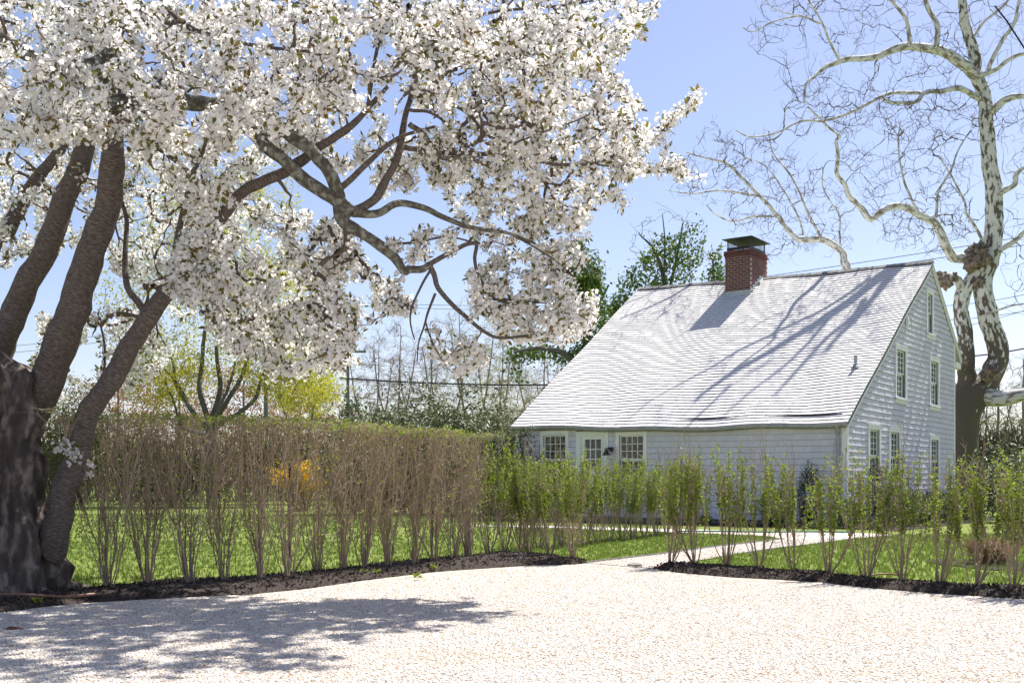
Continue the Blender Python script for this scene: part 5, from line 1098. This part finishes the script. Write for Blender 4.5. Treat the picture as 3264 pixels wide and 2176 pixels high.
# ------------------------------------------------------------ small things
def hose(name,pts,rad,mat,label): tag(Acc().tube(catmull(pts,8),rad,8).build(name,mat,smooth=True),label,'hose')
hose('garden_hose',[G(-40,1924)+[0,0,.075],G(60,1926)+[0,0,.08],G(200,1929)+[0,0,.07],G(290,1921)+[0,0,.07],G(322,1915)+[0,0,.06]],.0115,'hose_brown','brown garden hose lying on the mulch at the cherry trunk')
hose('drip_line',[G(2755,1851)+[0,0,.05],G(2800,1848)+[0,0,.06],G(2850,1849)+[0,0,.06],G(2885,1858)+[0,0,.05]],.008,'hose_brown','tan irrigation line at the grass edge between two privets')
hose('garden_hose',[G(2160,1697)+[0,0,.03],G(2300,1697)+[0,0,.03],G(2450,1699)+[0,0,.03],G(2560,1698)+[0,0,.03],G(2720,1700)+[0,0,.03]],.016,'hose_green','green garden hose along the path by the house wall')
# weathered post and dark stakes in the hedge
po=G(1490,1775); tag(Acc().tube(catmull([po+[0,0,-.05],po+[.01,0,.4],po+[-.005,0,.8],po+[.01,0,1.02]],4),[.048]*13,10,True,.12,6).build('fence_post','old_post'),'thick weathered grey fence post at the hedge end','post')
for x,y,h_,lab in ((917,1850,1.15,'thin dark wooden stake in the middle of the bare hedge'),(1375,1798,.9,'thin dark stake near the weathered post')):
    g=G(x,y)+[0,.06,0]; tag(Acc().tube([g+[0,0,-.05],g+[.01,0,h_]],.013,6).build('fence_stake','dark_stake'),lab,'stake')
# wire netting behind the hedge
r=np.random.default_rng(5); nl=[G(x,y)+[0,.16,0] for x,y in ((200,1890),(347,1889),(607,1876),(831,1863),(1012,1838),(1161,1825),(1320,1811),(1496,1785))]; nl=catmull(nl,10); l=np.concatenate([[0],np.cumsum(np.linalg.norm(np.diff(nl,axis=0),axis=1))]); n=int(l[-1]/.05); tt=np.linspace(0,l[-1],n); pp=np.stack([np.interp(tt,l,nl[:,c_]) for c_ in range(3)],-1)
ac=Acc(); ac.batch(np.stack([pp,pp+[0,0,.5],pp+[0,0,1.0]],1),np.full((n,3),.0011),3)
for z_ in np.arange(.03,1.02,.05): ac.batch((pp+[0,0,z_])[None],np.full((1,n),.0011),3)
tag(ac.build('wire_netting','black_metal'),'fine wire netting fence behind the bare hedge','fence')
# stone in the path mouth, fallen leaf, yellow flower, tree leaves on gravel
def rock(name,c,s_,mat,label,cat):
    r=np.random.default_rng(6); u_,v_=np.meshgrid(np.linspace(0,np.pi,10),np.linspace(0,2*np.pi,16,endpoint=False),indexing='ij'); pts=np.stack([np.sin(u_)*np.cos(v_),np.sin(u_)*np.sin(v_),np.cos(u_)],-1).reshape(-1,3); pts=np.array([q_*s_*(1+.3*fbm(q_*1.5+c[0],1,3)) for q_ in pts])+c; I=np.arange(160).reshape(10,16); o=Acc().add(pts,np.stack([I[:-1],np.roll(I[:-1],-1,1),np.roll(I[1:],-1,1),I[1:]],-1).reshape(-1,4)[:,::-1]).build(name,mat); tag(o,label,cat)
rock('flat_stone',G(2022,1806)+[0,0,.012],np.array([.085,.10,.035]),'stone','flat grey stone in the gravel at the path mouth','stone')
rock('flat_stone',G(1660,1786)+[0,0,.06],np.array([.05,.05,.035]),'stone','small pale stone on the mulch under the leafy privets','stone')
g=G(43,2010); tag(Acc().add(np.array([(-.06,0,.012),(-.03,.02,.03),(.03,.018,.022),(.075,0,.014),(.03,-.02,.018),(-.03,-.02,.014)])+g,np.array([[0,5,2,1],[5,4,3,2]])).build('fallen_leaf','dead_leaf'),'curled brown fallen leaf on the gravel below the cherry','leaf')
r=np.random.default_rng(12); ac=Acc()
q=np.vstack([sample_poly([G(*p)[:2] for p in ((0,1965),(800,1905),(1500,1830),(1500,2000),(800,2100),(0,2150))],90,r)]); q=np.concatenate([q,np.full((90,1),.016)],1); ac.stamp(LFV,LFF,q,frame_rot(np.tile([0,0,1.],(90,1))+r.normal(0,.2,(90,3)),r),r.uniform(.015,.035,90),r.random(90)); ac.build('leaf_litter','dead_leaf',kind='stuff')
# weeds in the mulch
for i,(x,y) in enumerate(((1160,1840),(1200,1838),(1380,1822),(1680,1765),(1330,1852),(120,1935),(1250,1800))):
    g=G(x,y); r=np.random.default_rng(200+i); n=26; ac=Acc(); od=unit(r.normal(size=(n,3))*[1,1,.4]+[0,0,.5]); z=unit(np.cross(od,r.normal(size=od.shape))); ac.stamp(LFV,LFF,np.tile(g+[0,0,.045],(n,1))+od*.01,np.stack([np.cross(od,z),od,z],-1),r.uniform(.03,.06,n),r.random(n)); o=ac.build('weed','privet_leaf'); tag(o,'small green weed sprouting at the edge of the mulch strip','weed','weeds along the mulch edge')
# utility poles and wires
def pole(x,d,top,rad,label):
    b_=gb(x,d); t=thing('utility_pole',label,'utility pole',b_); Acc().tube([(0,0,-.2),(0,0,top*.5),(0,0,top)],[rad,rad*.9,rad*.75],12).build('shaft','pole_wood',t); Acc().box(-1.1,1.1,-.06,.06,top-.6,top-.48).build('crossarm','pole_wood',t)
    for k in (-1,-.45,.45,1): Acc().tube([(k,0,top-.48),(k,0,top-.36)],.035,8).build('insulator','stone',t)
pole(611,57,9.6,.13,'grey wooden utility pole rising behind the maple stems'); pole(799,66,9.4,.12,'thinner grey utility pole beside the small cedar')
def wire(a_,b_,rad,label,sagm=.15):
    t=np.linspace(0,1,24)[:,None]; p=a_*(1-t)+b_*t; p[:,2]-=sagm*4*t[:,0]*(1-t[:,0]); tag(Acc().tube(p,rad,5).build('overhead_wire','wire'),label,'wire','overhead wires')
for (x0,y0,d0,x1,y1,d1,rad,lab) in ((780,868,62,1320,883,62,.05,'thick black overhead cable between the blossoms and the roof'),(780,872,62.3,1320,890,62.3,.014,'thin wire just under the thick cable'),(700,690,60,1400,700,60,.012,'thin upper wire crossing behind the blossoms'),(700,696,60.3,1400,712,60.3,.012,'second thin upper wire behind the blossoms'),(760,905,62,1330,950,62,.016,'lower black wire above the rhododendrons'),(820,835,63,1300,850,63,.010,'faint wire through the bare treetops'),(1330,690,60,2420,532,44,.014,'upper wire crossing behind the chimney and sycamore'),(1330,700,60,2420,552,44,.014,'second wire crossing behind the sycamore burl'),(2150,703,50,2420,660,46,.012,'thin wire right of the gable below the sycamore fork'),(2150,735,50,2420,700,46,.012,'middle wire right of the gable'),(2150,760,50,2420,690,46,.010,'crossing thin wire right of the gable'),(2150,822,48,2420,785,44,.03,'heavy cable behind the sycamore trunk at the eave'),(-80,800,60,260,765,60,.012,'thin wire behind the leaning cherry stems'),(-80,815,60,260,780,60,.012,'lower thin wire behind the leaning cherry stems')):
    wire(Q(x0,y0,d0),Q(x1,y1,d1),rad,lab)
# bare guy rod in the sycamore crown
tag(Acc().tube([Q(2285,14,30),Q(2312,48,30),Q(2352,110,30),Q(2420,210,30)],.022,6).build('support_cable','wire'),'dark taut cable crossing the sycamore crown','cable')
